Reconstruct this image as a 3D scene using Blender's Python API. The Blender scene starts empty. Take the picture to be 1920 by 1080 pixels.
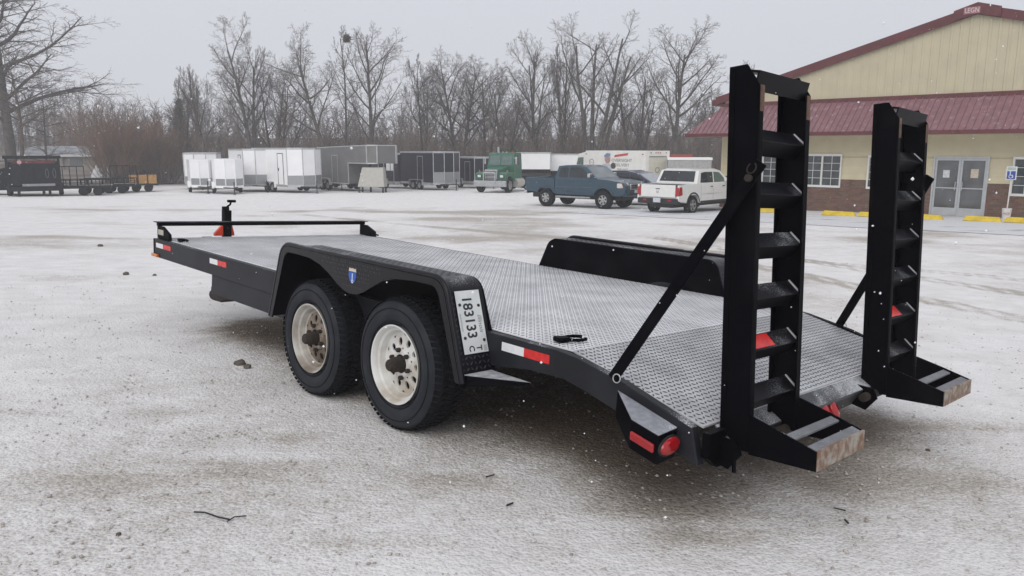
import bpy, bmesh, math, random
import numpy as np
from mathutils import Vector, Matrix

random.seed(7)
SC = bpy.context.scene
COL = SC.collection
RAD = math.radians

# ------------------------------------------------------------------ camera
ZC = 1.6                                    # camera height above world zero
FPX = 1430.0                                # focal length for a 1920 px wide frame
PIT = RAD(10.4)
cam_d = bpy.data.cameras.new('camera')
cam_d.sensor_width = 36.0
cam_d.lens = FPX / 1920.0 * 36.0
cam_d.clip_start = 0.05
cam_d.clip_end = 2000.0
cam = bpy.data.objects.new('camera', cam_d)
COL.objects.link(cam)
cam.location = (0, 0, ZC)
cam.rotation_euler = (RAD(90) - PIT, 0, 0)
SC.camera = cam

# ------------------------------------------------------------------ sky, sun, exposure
SUN_EL, SUN_AZ = RAD(42), RAD(200)          # veiled sun, high and behind the camera to the left
wd = bpy.data.worlds.new('World')
SC.world = wd
wd.use_nodes = True
nt = wd.node_tree
nt.nodes.clear()
o_ = nt.nodes.new('ShaderNodeOutputWorld')
bg_ = nt.nodes.new('ShaderNodeBackground')
sk_ = nt.nodes.new('ShaderNodeTexSky')
sk_.sky_type = 'NISHITA'
sk_.sun_disc = False
sk_.sun_elevation = SUN_EL
sk_.sun_rotation = SUN_AZ
sk_.dust_density = 4.0
mx_ = nt.nodes.new('ShaderNodeMix')
mx_.data_type = 'RGBA'
mx_.inputs['Factor'].default_value = 0.94   # an even overcast layer hides almost all the blue
mx_.inputs['B'].default_value = (6.55, 6.7, 7.25, 1)
nt.links.new(sk_.outputs['Color'], mx_.inputs['A'])
nt.links.new(mx_.outputs['Result'], bg_.inputs['Color'])
bg_.inputs['Strength'].default_value = 0.1
nt.links.new(bg_.outputs['Background'], o_.inputs['Surface'])

sun_d = bpy.data.lights.new('sun', 'SUN')
sun_d.energy = 1.25
sun_d.angle = RAD(50)
sun_d.color = (1.0, 0.97, 0.93)
sun = bpy.data.objects.new('sun', sun_d)
COL.objects.link(sun)
sdir = Vector((math.sin(SUN_AZ) * math.cos(SUN_EL), math.cos(SUN_AZ) * math.cos(SUN_EL), math.sin(SUN_EL)))
sun.rotation_euler = sdir.to_track_quat('Z', 'Y').to_euler()
sun.location = sdir * 60

SC.view_settings.view_transform = 'Standard'
SC.view_settings.look = 'None'
SC.view_settings.exposure = 0.13
SC.view_settings.gamma = 1.0
SC.view_settings.use_curve_mapping = False
SC.cycles.max_bounces = 6
SC.cycles.diffuse_bounces = 3
SC.cycles.glossy_bounces = 3
SC.cycles.transmission_bounces = 4
SC.cycles.volume_bounces = 3
SC.cycles.transparent_max_bounces = 8
SC.cycles.use_denoising = True

# ------------------------------------------------------------------ helpers
def tag(o, label=None, cat=None, group=None, kind=None):
    if label: o['label'] = label
    if cat: o['category'] = cat
    if group: o['group'] = group
    if kind: o['kind'] = kind
    return o

def empty(name, loc=(0, 0, 0), rotz=0.0, label=None, cat=None, group=None):
    o = bpy.data.objects.new(name, None)
    o.empty_display_size = 0.2
    COL.objects.link(o)
    o.location = loc
    o.rotation_euler = (0, 0, rotz)
    return tag(o, label, cat, group)

def link_mesh(name, me, mat=None, parent=None, loc=(0, 0, 0)):
    o = bpy.data.objects.new(name, me)
    if mat is not None and not me.materials:
        me.materials.append(mat)
    COL.objects.link(o)
    o.parent = parent
    o.location = loc
    return o

def fast_mesh(name, V, F, smooth=False):
    """V (n,3) array, F (m,k) array of equal-sized faces"""
    V = np.asarray(V, dtype=np.float32); F = np.asarray(F, dtype=np.int32)
    me = bpy.data.meshes.new(name)
    k = F.shape[1]
    me.vertices.add(len(V)); me.vertices.foreach_set('co', V.ravel())
    me.loops.add(F.size); me.loops.foreach_set('vertex_index', F.ravel())
    me.polygons.add(len(F))
    me.polygons.foreach_set('loop_start', np.arange(0, F.size, k, dtype=np.int32))
    me.polygons.foreach_set('loop_total', np.full(len(F), k, dtype=np.int32))
    me.polygons.foreach_set('use_smooth', np.full(len(F), smooth))
    me.update(calc_edges=True)
    return me

class MB:
    def __init__(s): s.V = []; s.F = []
    def add(s, vs, fs):
        b = len(s.V)
        s.V += [tuple(v) for v in vs]
        s.F += [tuple(b + i for i in f) for f in fs]
        return s
    def hexa(s, p):      # 8 points: bottom loop 0-3, top loop 4-7
        return s.add(p, [(0, 3, 2, 1), (4, 5, 6, 7), (0, 1, 5, 4), (1, 2, 6, 5), (2, 3, 7, 6), (3, 0, 4, 7)])
    def box(s, x0, x1, y0, y1, z0, z1, M=None):
        p = [(x0, y0, z0), (x1, y0, z0), (x1, y1, z0), (x0, y1, z0), (x0, y0, z1), (x1, y0, z1), (x1, y1, z1), (x0, y1, z1)]
        if M is not None: p = [M @ Vector(q) for q in p]
        return s.hexa(p)
    def prism(s, poly, axis, a, b, M=None):
        # poly of 2-D points; axis 'x': (y,z)  'y': (x,z)  'z': (x,y)
        def mk(q, t):
            v = {'x': (t, q[0], q[1]), 'y': (q[0], t, q[1]), 'z': (q[0], q[1], t)}[axis]
            return M @ Vector(v) if M is not None else v
        n = len(poly)
        vs = [mk(q, a) for q in poly] + [mk(q, b) for q in poly]
        fs = [tuple(range(n)), tuple(range(2 * n - 1, n - 1, -1))] + [(i, i + n, (i + 1) % n + n, (i + 1) % n) for i in range(n)]
        return s.add(vs, fs)
    def tube(s, p, q, r0, r1=None, n=8, cap=True):
        r1 = r0 if r1 is None else r1
        p = Vector(p); q = Vector(q); d = (q - p).normalized()
        a = d.orthogonal().normalized(); b = d.cross(a)
        vs = []
        for c, r in ((p, r0), (q, r1)):
            for i in range(n):
                t = 2 * math.pi * i / n
                vs.append(c + a * (math.cos(t) * r) + b * (math.sin(t) * r))
        fs = [(i, (i + 1) % n, (i + 1) % n + n, i + n) for i in range(n)]
        if cap: fs += [tuple(range(n - 1, -1, -1)), tuple(range(n, 2 * n))]
        return s.add(vs, fs)
    def path(s, pts, r, n=6):
        for a, b in zip(pts[:-1], pts[1:]): s.tube(a, b, r, r, n)
        return s
    def lathe(s, prof, c=(0, 0, 0), axis='y', n=32, closed=False):
        vs = []
        for r, h in prof:
            for i in range(n):
                t = 2 * math.pi * i / n
                u, w = r * math.cos(t), r * math.sin(t)
                vs.append({'y': (c[0] + u, c[1] + h, c[2] + w), 'z': (c[0] + u, c[1] + w, c[2] + h), 'x': (c[0] + h, c[1] + u, c[2] + w)}[axis])
        m = len(prof); fs = []
        for j in range(m if closed else m - 1):
            k = (j + 1) % m
            for i in range(n):
                fs.append((j * n + i, j * n + (i + 1) % n, k * n + (i + 1) % n, k * n + i))
        return s.add(vs, fs)
    def build(s, name, mat, parent=None, bevel=0.0, smooth=None, loc=(0, 0, 0), seg=2):
        me = bpy.data.meshes.new(name)
        me.from_pydata([tuple(v) for v in s.V], [], s.F)
        bm = bmesh.new(); bm.from_mesh(me)
        bmesh.ops.recalc_face_normals(bm, faces=bm.faces)
        bm.to_mesh(me); bm.free()
        if smooth is not None:
            me.polygons.foreach_set('use_smooth', [True] * len(me.polygons))
            me.set_sharp_from_angle(angle=RAD(smooth))
        o = link_mesh(name, me, mat, parent, loc)
        if bevel:
            b = o.modifiers.new('bevel', 'BEVEL')
            b.width = bevel; b.segments = seg; b.limit_method = 'ANGLE'; b.angle_limit = RAD(35)
        return o

def seg_mesh(name, segs, sides):
    """segs: list of (p, q, r0, r1): open tubes joined in one mesh"""
    A = np.array([s[0] for s in segs]); B = np.array([s[1] for s in segs])
    r0 = np.array([s[2] for s in segs]); r1 = np.array([s[3] for s in segs])
    d = B - A; d /= (np.linalg.norm(d, axis=1, keepdims=True) + 1e-9)
    h = np.where(np.abs(d[:, 2:3]) < .9, np.array([[0, 0, 1.]]), np.array([[1., 0, 0]]))
    a = np.cross(d, h); a /= np.linalg.norm(a, axis=1, keepdims=True); b = np.cross(d, a)
    m = len(segs); V = np.zeros((m, 2 * sides, 3))
    for i in range(sides):
        t = 2 * math.pi * i / sides
        off = a * math.cos(t) + b * math.sin(t)
        V[:, i] = A + off * r0[:, None]; V[:, sides + i] = B + off * r1[:, None]
    base = (np.arange(m) * 2 * sides)[:, None, None]
    f = np.array([(i, (i + 1) % sides, (i + 1) % sides + sides, i + sides) for i in range(sides)])[None]
    return fast_mesh(name, V.reshape(-1, 3), (base + f).reshape(-1, 4), True)

def text_obj(txt, size, mat, parent, M, name='lettering', sx=1.0, extrude=0.0008, align='CENTER', shear=0.0, bold=0.0):
    cu = bpy.data.curves.new('t', 'FONT'); cu.body = txt; cu.size = size
    cu.align_x = align; cu.align_y = 'CENTER'; cu.extrude = extrude; cu.offset = bold; cu.shear = shear; cu.resolution_u = 3
    to = bpy.data.objects.new('t', cu); COL.objects.link(to)
    dg = bpy.context.evaluated_depsgraph_get()
    me = bpy.data.meshes.new_from_object(to.evaluated_get(dg))
    bpy.data.objects.remove(to); bpy.data.curves.remove(cu)
    me.transform(M @ Matrix.Diagonal((sx, 1, 1, 1)))
    me.materials.clear()
    return link_mesh(name, me, mat, parent)

# ---- materials
MATS = {}
def P(name, col, rough=0.5, metal=0.0, var=0.12, scale=6.0, bump=0.0, bscale=80.0, snow=0.0, spec=0.5, coat=0.0, col2=None, thr=(0.35, 0.65), emit=0.0):
    """procedural Principled material: noise-broken colour, fine bump, optional snow dust on faces that look up"""
    if name in MATS: return MATS[name]
    m = bpy.data.materials.new(name); m.use_nodes = True
    nt = m.node_tree; N = nt.nodes; L = nt.links
    b = N['Principled BSDF']
    b.inputs['Roughness'].default_value = rough; b.inputs['Metallic'].default_value = metal
    b.inputs['Specular IOR Level'].default_value = spec
    b.inputs['Coat Weight'].default_value = coat
    tc = N.new('ShaderNodeTexCoord')
    n1 = N.new('ShaderNodeTexNoise'); n1.inputs['Scale'].default_value = scale; n1.inputs['Detail'].default_value = 6
    L.new(tc.outputs['Object'], n1.inputs['Vector'])
    rp = N.new('ShaderNodeValToRGB')
    rp.color_ramp.elements[0].position = thr[0]; rp.color_ramp.elements[1].position = thr[1]
    c2 = col2 if col2 else tuple(min(1, c * (1 + var)) for c in col)
    c1 = col if col2 else tuple(c * (1 - var) for c in col)
    rp.color_ramp.elements[0].color = (*c1, 1); rp.color_ramp.elements[1].color = (*c2, 1)
    L.new(n1.outputs['Fac'], rp.inputs['Fac'])
    out = rp.outputs['Color']
    if snow > 0:
        g = N.new('ShaderNodeNewGeometry'); sp = N.new('ShaderNodeSeparateXYZ'); L.new(g.outputs['Normal'], sp.inputs[0])
        mr = N.new('ShaderNodeMapRange'); mr.inputs['From Min'].default_value = 0.55; mr.inputs['From Max'].default_value = 0.95
        L.new(sp.outputs['Z'], mr.inputs['Value'])
        n2 = N.new('ShaderNodeTexNoise'); n2.inputs['Scale'].default_value = 220; n2.inputs['Detail'].default_value = 4
        L.new(tc.outputs['Object'], n2.inputs['Vector'])
        n3 = N.new('ShaderNodeTexNoise'); n3.inputs['Scale'].default_value = 5; n3.inputs['Detail'].default_value = 3
        L.new(tc.outputs['Object'], n3.inputs['Vector'])
        ad = N.new('ShaderNodeMath'); ad.operation = 'ADD'; L.new(n2.outputs['Fac'], ad.inputs[0]); L.new(n3.outputs['Fac'], ad.inputs[1])
        m2 = N.new('ShaderNodeMapRange'); m2.inputs['From Min'].default_value = 1.25 - snow * .6; m2.inputs['From Max'].default_value = 1.55 - snow * .6
        L.new(ad.outputs[0], m2.inputs['Value'])
        mu = N.new('ShaderNodeMath'); mu.operation = 'MULTIPLY'; L.new(mr.outputs[0], mu.inputs[0]); L.new(m2.outputs[0], mu.inputs[1])
        mx = N.new('ShaderNodeMix'); mx.data_type = 'RGBA'; mx.inputs['B'].default_value = (.75, .77, .8, 1)
        L.new(mu.outputs[0], mx.inputs['Factor']); L.new(out, mx.inputs['A']); out = mx.outputs['Result']
        r2 = N.new('ShaderNodeMapRange'); r2.inputs['To Min'].default_value = rough; r2.inputs['To Max'].default_value = 0.9
        L.new(mu.outputs[0], r2.inputs['Value']); L.new(r2.outputs[0], b.inputs['Roughness'])
    L.new(out, b.inputs['Base Color'])
    if bump > 0:
        n4 = N.new('ShaderNodeTexNoise'); n4.inputs['Scale'].default_value = bscale; n4.inputs['Detail'].default_value = 4
        L.new(tc.outputs['Object'], n4.inputs['Vector'])
        bp = N.new('ShaderNodeBump'); bp.inputs['Strength'].default_value = bump; bp.inputs['Distance'].default_value = 0.01
        L.new(n4.outputs['Fac'], bp.inputs['Height']); L.new(bp.outputs[0], b.inputs['Normal'])
    if emit:
        b.inputs['Emission Strength'].default_value = emit
    MATS[name] = m
    return m

BLACK = P('black_paint', (.0025, .0025, .004), .45, col2=(.010, .010, .012), thr=(.48, .85), scale=3.5, bump=.06, bscale=25, snow=.12, spec=.03)
BLACKF = P('black_fender_paint', (.006, .006, .009), .33, var=.25, scale=14, bump=.05, bscale=40, snow=.30, spec=.28)
GREYP = P('weathered_black_paint', (.015, .016, .020), .5, spec=.25, var=.25, scale=5, bump=.03, snow=.2)
DARK = P('dark_steel', (.02, .02, .022), .6, var=.3, scale=8, bump=.1)
RUBBER = P('tyre_rubber', (.010, .011, .014), .8, spec=.2, var=.3, scale=20, bump=.15, bscale=120)
RUBBERS = P('tyre_sidewall', (.014, .016, .022), .6, spec=.25, col2=(.035, .037, .042), thr=(.45, .8), scale=7, bump=.05, bscale=60)
RIMF = P('dirty_rim_paint', (.50, .48, .44), .5, col2=(.20, .16, .12), thr=(.42, .7), scale=6, bump=.05)
RIMW = P('white_rim_paint', (.68, .68, .655), .4, col2=(.36, .30, .22), thr=(.44, .78), scale=7, bump=.05)
RIMD = P('rusty_rim_paint', (.30, .25, .20), .55, col2=(.08, .055, .04), thr=(.35, .7), scale=8, bump=.06)
RUST = P('rust', (.040, .027, .020), .85, col2=(.016, .013, .011), thr=(.3, .7), scale=25, bump=.3, bscale=90)
RUSTL = P('worn_rusty_steel', (.20, .115, .07), .75, col2=(.33, .30, .26), thr=(.4, .62), scale=30, bump=.3, bscale=70)
REDR = P('red_reflector', (.62, .02, .018), .25, var=.15, scale=40)
REDL = P('red_lens', (.33, .006, .010), .12, var=.2, scale=30, coat=.4)
WHTR = P('white_reflector', (.72, .73, .74), .35, var=.06, scale=30)
AMBER = P('amber_lens', (.55, .17, .02), .25, var=.15)
WHITE = P('white_trailer_skin', (.86, .865, .87), .35, var=.03, scale=1.5, snow=.3)
CREAM = P('cream_truck_body', (.74, .735, .70), .4, var=.05, scale=2)
SILVER = P('bare_aluminium', (.50, .51, .52), .42, metal=.6, var=.12, scale=5)
GUARD = P('stone_guard_aluminium', (.33, .34, .35), .45, metal=.5, var=.1, scale=14, bump=.1, bscale=50)
CHROME = P('chrome', (.62, .62, .63), .18, metal=1.0, var=.05)
GLASS = P('dark_glass', (.018, .022, .026), .06, var=.3, scale=1.5, spec=.6)
GLASSG = P('pale_windscreen', (.16, .19, .20), .08, var=.2, scale=1.5, spec=.6)
BLKP = P('black_plastic', (.015, .015, .017), .6, var=.2)

# ---- geometry of the place: ground height and pixel rays
def gz(x, y):
    d = max(x * .727 + y * .686, -3.0)
    yy = max(y, -5.0)
    if yy > 34: yy = 34 + .5 * (min(yy, 64) - 34)
    return ZC - 1.231 - .45 * (1 - math.exp(-d / 7.0)) - .0293 * yy

def ray(px, py):
    a = (px - 960) / FPX; b = (540 - py) / FPX; c, s = math.cos(PIT), math.sin(PIT)
    y = c + b * s
    return Vector((a / y, 1.0, (-s + b * c) / y))

def at(px, py, y):
    r = ray(px, py) * y
    return Vector((r.x, r.y, r.z + ZC))

def on_ground(px, py):
    r = ray(px, py); lo, hi = .5, 300.0
    for _ in range(50):
        m = (lo + hi) / 2
        if m * r.z + ZC > gz(m * r.x, m): lo = m
        else: hi = m
    return Vector((r.x * lo, lo, gz(r.x * lo, lo)))

def gxy(px, y):
    """a point on the ground in pixel column px at depth y"""
    x = ray(px, 350).x * y
    return Vector((x, y, gz(x, y)))

# ------------------------------------------------------------------ value noise for the ground sheet
_rs = np.random.RandomState(3)
_lat = _rs.rand(256, 256)
def vnoise(x, y):
    xi = np.floor(x).astype(int); yi = np.floor(y).astype(int); xf = x - xi; yf = y - yi
    xf = xf * xf * (3 - 2 * xf); yf = yf * yf * (3 - 2 * yf)
    g = lambda i, j: _lat[i % 256, j % 256]
    return (g(xi, yi) * (1 - xf) + g(xi + 1, yi) * xf) * (1 - yf) + (g(xi, yi + 1) * (1 - xf) + g(xi + 1, yi + 1) * xf) * yf
def fbm(x, y, o=4):
    t = 0; a = .5; n = 0
    for k in range(o):
        t = t + a * vnoise(x * 2 ** k + 17.3 * k, y * 2 ** k + 9.1 * k); n += a; a *= .5
    return t / n

# trailer frame (solved from the photograph)
TL = Vector((1.0381, 3.9932, -.9438 + ZC))
TR = Matrix.Rotation(2.3313, 3, 'Z') @ Matrix.Rotation(-.0145, 3, 'Y') @ Matrix.Rotation(.0615, 3, 'X')
# building frame: origin at the threshold of the doors, u along the front to the right, n into the building
BO = Vector((16.63, 28.5, -2.51 + ZC)); S2 = math.sqrt(.5)
BU = Vector((S2, -S2, 0)); BN = Vector((S2, S2, 0))

# ------------------------------------------------------------------ ground
def lines(lo, hi, step, far_lo, far_hi, g=1.12):
    L = list(np.arange(lo, hi + 1e-6, step)); s = step; v = hi
    while v < far_hi: s *= g; v += s; L.append(v)
    s = step; v = lo; pre = []
    while v > far_lo: s *= g; v -= s; pre.append(v)
    return np.array(pre[::-1] + L)

def make_ground():
    xs = lines(-9, 13, .125, -225, 225); ys = lines(.5, 24, .125, -55, 225, 1.05)
    X, Y = np.meshgrid(xs, ys); Z = np.vectorize(gz)(X, Y)
    near = np.clip((40 - Y) / 20, 0, 1)
    Z = Z + near * ((fbm(X * 1.3, Y * 1.3) - .5) * .012 + (fbm(X * 5, Y * 5, 2) - .5) * .006)
    # low wooded bank beyond the lot
    R = np.sqrt(X ** 2 + Y ** 2)
    Z = Z + np.clip((R - 92) / 60, 0, 1) ** 1.5 * (3.5 + 3 * fbm(X / 25, Y / 25))
    # how much snow lies where
    nf = .5 + .5 * np.clip((Y - 4) / 6, 0, 1)
    S = .77 + nf * ((fbm(X * .55, Y * .55) - .5) * 1.5 + (fbm(X * .16 + 5, Y * .16) - .5) * 1.7)
    S += np.clip((Y - 5) / 14, 0, 1) * .14 + np.clip((Y - 28) / 14, 0, 1) * .12
    def blob(px, py, rx, ry, amt, rot=0):
        nonlocal S
        c = on_ground(px, py); dx = X - c.x; dy = Y - c.y
        u = dx * math.cos(rot) + dy * math.sin(rot); w = -dx * math.sin(rot) + dy * math.cos(rot)
        w_ = fbm(X * 1.1 + 3, Y * 1.1) * .9 + .55
        S = S + amt * np.clip(1.35 - np.sqrt((u / rx) ** 2 + (w / ry) ** 2) * w_, 0, 1)
    blob(230, 560, 1.3, 1.6, .8); blob(40, 620, 1.0, 1.4, .75); blob(380, 480, 1.4, 2.5, .4); blob(60, 420, 4, 5, .45)
    blob(480, 850, .35, .12, .35); blob(60, 380, 14, 5, .5); blob(500, 372, 14, 4, .45)
    blob(420, 700, .9, .5, -.15); blob(300, 420, 3.5, 1.2, -.6); blob(330, 490, 1.6, .5, -.55); blob(560, 395, 6, 1.6, -.5); blob(900, 410, 5, 1.2, -.4); blob(150, 445, 1.5, .5, -.5)
    for bx, by, rx, ry in ((520, 828, .16, .07), (440, 880, .34, .08), (300, 776, .26, .08), (55, 772, .30, .10), (860, 905, .30, .10), (700, 1010, .35, .08), (1230, 960, .4, .1), (1330, 1010, .3, .08), (590, 925, .16, .05), (180, 905, .3, .1), (1700, 900, .5, .12), (1820, 800, .6, .14)): blob(bx, by, rx, ry, -.38)
    blob(960, 980, 2.2, 1.0, -.12); blob(400, 880, 1.2, .6, -.12); blob(1500, 950, 1.6, .8, -.1)
    # sheltered under the trailer: bare wet gravel, its colour also darkened to deepen the shadow
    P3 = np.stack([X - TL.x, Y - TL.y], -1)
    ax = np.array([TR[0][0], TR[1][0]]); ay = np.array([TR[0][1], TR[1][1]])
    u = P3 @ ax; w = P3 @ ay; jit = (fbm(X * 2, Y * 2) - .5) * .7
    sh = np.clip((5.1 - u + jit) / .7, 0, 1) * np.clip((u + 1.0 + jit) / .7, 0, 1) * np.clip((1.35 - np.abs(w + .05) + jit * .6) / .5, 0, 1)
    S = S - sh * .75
    # two worn wheel tracks crossing to the right
    for a, b in (((1505, 488), (1930, 551)), ((1505, 516), (1930, 598)), ((700, 415), (1505, 488))):
        A = on_ground(*a); B = on_ground(*b); d = (B - A).normalized()
        t = (X - A.x) * d.x + (Y - A.y) * d.y; q = np.abs(-(X - A.x) * d.y + (Y - A.y) * d.x + (fbm(t * .6, t * 0 + 3) - .5) * .5)
        S = S - .85 * np.clip(1.3 - np.abs(q - .13) / .10, 0, 1) * np.clip(t + 6, 0, 1) * (.5 + .8 * fbm(t * 1.5, q))
    # fainter curved tracks and scuffs of turning tyres
    for cx, cy, rad, wd_, amt in ((-7.5, 1.0, 6.2, .10, .20), (-7.5, 1.0, 7.7, .10, .18), (9.0, -3.5, 11.5, .11, .16), (9.0, -3.5, 13.2, .11, .14), (2.0, 30.0, 19.0, .14, .25), (2.0, 30.0, 20.7, .14, .22), (-14, 24, 13, .15, .25), (-14, 24, 14.8, .15, .22), (-6, -6, 9.4, .09, -.15), (-6, -6, 10.9, .09, -.13)):
        ra = np.sqrt((X - cx) ** 2 + (Y - cy) ** 2); th = np.arctan2(Y - cy, X - cx)
        q = np.abs(ra - rad + (fbm(th * 6, th * 0) - .5) * .4)
        S = S - amt * np.clip(1.3 - q / wd_, 0, 1) * np.clip(fbm(th * 9 + 4, q * 0) * 2.2 - .6, 0, 1) * (.7 + .5 * np.sin(th * rad * 40))
    rr = np.array([Y > 66]).squeeze()
    S = np.where(rr, S - np.clip((Y - 66) / 8, 0, 1) * .75, S)
    ny, nx = X.shape
    V = np.stack([X, Y, Z], -1).reshape(-1, 3)
    lit = np.clip((Y - 63) / 5, 0, 1) * (.35 + fbm(X / 3, Y / 3))
    i = np.arange(ny - 1)[:, None] * nx + np.arange(nx - 1)[None]
    F = np.stack([i, i + 1, i + nx + 1, i + nx], -1).reshape(-1, 4)
    me = fast_mesh('ground', V, F, True)
    at_ = me.attributes.new('snow', 'FLOAT', 'POINT'); at_.data.foreach_set('value', S.astype(np.float32).ravel())
    aw = me.attributes.new('damp_shade', 'FLOAT', 'POINT'); aw.data.foreach_set('value', sh.astype(np.float32).ravel())
    al = me.attributes.new('litter', 'FLOAT', 'POINT'); al.data.foreach_set('value', np.clip(lit, 0, 1).astype(np.float32).ravel())
    m = bpy.data.materials.new('snow_dusted_gravel'); m.use_nodes = True
    nt = m.node_tree; N = nt.nodes; L = nt.links; b = N['Principled BSDF']
    b.inputs['Specular IOR Level'].default_value = .25
    tc = N.new('ShaderNodeTexCoord')
    def noise(sc, det=4, rough=.6):
        n = N.new('ShaderNodeTexNoise'); n.inputs['Scale'].default_value = sc; n.inputs['Detail'].default_value = det
        n.inputs['Roughness'].default_value = rough
        L.new(tc.outputs['Object'], n.inputs['Vector']); return n.outputs['Fac']
    def math_(op, a, bb):
        n = N.new('ShaderNodeMath'); n.operation = op
        for k, v in enumerate((a, bb)):
            if isinstance(v, (int, float)): n.inputs[k].default_value = v
            else: L.new(v, n.inputs[k])
        return n.outputs[0]
    def ramp(f, stops):
        r = N.new('ShaderNodeValToRGB'); e = r.color_ramp.elements
        while len(e) < len(stops): e.new(.5)
        for k, (p_, c) in enumerate(stops): e[k].position = p_; e[k].color = (*c, 1)
        L.new(f, r.inputs['Fac']); return r.outputs['Color']
    vo = N.new('ShaderNodeTexVoronoi'); vo.inputs['Scale'].default_value = 75; L.new(tc.outputs['Object'], vo.inputs['Vector'])
    vo2 = N.new('ShaderNodeTexVoronoi'); vo2.inputs['Scale'].default_value = 32; L.new(tc.outputs['Object'], vo2.inputs['Vector'])
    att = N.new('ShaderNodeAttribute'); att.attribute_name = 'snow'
    atw = N.new('ShaderNodeAttribute'); atw.attribute_name = 'damp_shade'
    fine = noise(90, 4, .7); mid = noise(9, 5, .65)
    # stones poke through the thin snow
    stones = math_('ADD', math_('MULTIPLY', math_('SUBTRACT', .45, vo.outputs['Distance']), .50), math_('MULTIPLY', math_('SUBTRACT', fine, .5), .8))
    s1 = math_('SUBTRACT', math_('ADD', att.outputs['Fac'], math_('MULTIPLY', math_('SUBTRACT', mid, .5), .75)), stones)
    mr = N.new('ShaderNodeMapRange'); mr.interpolation_type = 'SMOOTHSTEP'; mr.inputs['From Min'].default_value = .12; mr.inputs['From Max'].default_value = .95
    L.new(s1, mr.inputs['Value'])
    grav = ramp(vo.outputs['Color'], [(0, (.30, .265, .225)), (.5, (.44, .405, .36)), (1, (.56, .525, .485))])
    dm = N.new('ShaderNodeMix'); dm.data_type = 'RGBA'; dm.blend_type = 'MULTIPLY'; dm.inputs['B'].default_value = (.40, .345, .30, 1)  # wet gravel tint, with extra under-trailer shade put into the colour
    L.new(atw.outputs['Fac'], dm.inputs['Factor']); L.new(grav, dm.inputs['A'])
    atl = N.new('ShaderNodeAttribute'); atl.attribute_name = 'litter'
    lm = N.new('ShaderNodeMix'); lm.data_type = 'RGBA'; lm.inputs['B'].default_value = (.085, .06, .045, 1)
    L.new(atl.outputs['Fac'], lm.inputs['Factor'])
    snowc = ramp(noise(3, 5), [(.3, (.70, .68, .665)), (.7, (.84, .83, .825))])
    mix = N.new('ShaderNodeMix'); mix.data_type = 'RGBA'
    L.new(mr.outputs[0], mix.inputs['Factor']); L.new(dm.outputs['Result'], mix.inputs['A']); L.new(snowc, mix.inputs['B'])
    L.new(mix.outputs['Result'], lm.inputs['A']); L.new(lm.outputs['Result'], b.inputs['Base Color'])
    b.inputs['Roughness'].default_value = .85
    h = math_('ADD', math_('MULTIPLY', math_('SUBTRACT', 1, vo.outputs['Distance']), .5), math_('ADD', math_('MULTIPLY', fine, .5), math_('MULTIPLY', math_('SUBTRACT', 1, vo2.outputs['Distance']), .6)))
    bp = N.new('ShaderNodeBump'); bp.inputs['Strength'].default_value = .75; bp.inputs['Distance'].default_value = .016
    L.new(h, bp.inputs['Height']); L.new(bp.outputs[0], b.inputs['Normal'])
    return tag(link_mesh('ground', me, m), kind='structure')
make_ground()

# paved apron in front of the building, dusted with wind-blown snow
def make_apron():
    m = bpy.data.materials.new('snowy_asphalt'); m.use_nodes = True
    nt = m.node_tree; N = nt.nodes; L = nt.links; b = N['Principled BSDF']; b.inputs['Roughness'].default_value = .8
    tc = N.new('ShaderNodeTexCoord')
    n = N.new('ShaderNodeTexNoise'); n.inputs['Scale'].default_value = .9; n.inputs['Detail'].default_value = 7; n.inputs['Roughness'].default_value = .62
    mp = N.new('ShaderNodeMapping'); mp.inputs['Scale'].default_value = (.5, 1.3, 1); L.new(tc.outputs['Object'], mp.inputs['Vector']); L.new(mp.outputs[0], n.inputs['Vector'])
    r = N.new('ShaderNodeValToRGB'); e = r.color_ramp.elements
    e[0].position = .32; e[0].color = (.17, .155, .14, 1); e[1].position = .43; e[1].color = (.62, .63, .65, 1)
    L.new(n.outputs['Fac'], r.inputs['Fac']); L.new(r.outputs['Color'], b.inputs['Base Color'])
    us = np.linspace(-12, 22, 60); ws = np.linspace(-8.6, .6, 24); V = []; F = []
    rng = random.Random(2)
    for j, w in enumerate(ws):
        for i, u in enumerate(us):
            q = BO + BU * u + BN * (w + (rng.uniform(-.12, .12) if j == 0 else 0)); V.append((q.x, q.y, gz(q.x, q.y) + .012))
    n_ = len(us)
    F = [(j * n_ + i, j * n_ + i + 1, (j + 1) * n_ + i + 1, (j + 1) * n_ + i) for j in range(len(ws) - 1) for i in range(n_ - 1)]
    return tag(link_mesh('pavement', fast_mesh('pavement', V, F, True), m), kind='structure')
make_apron()

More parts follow.
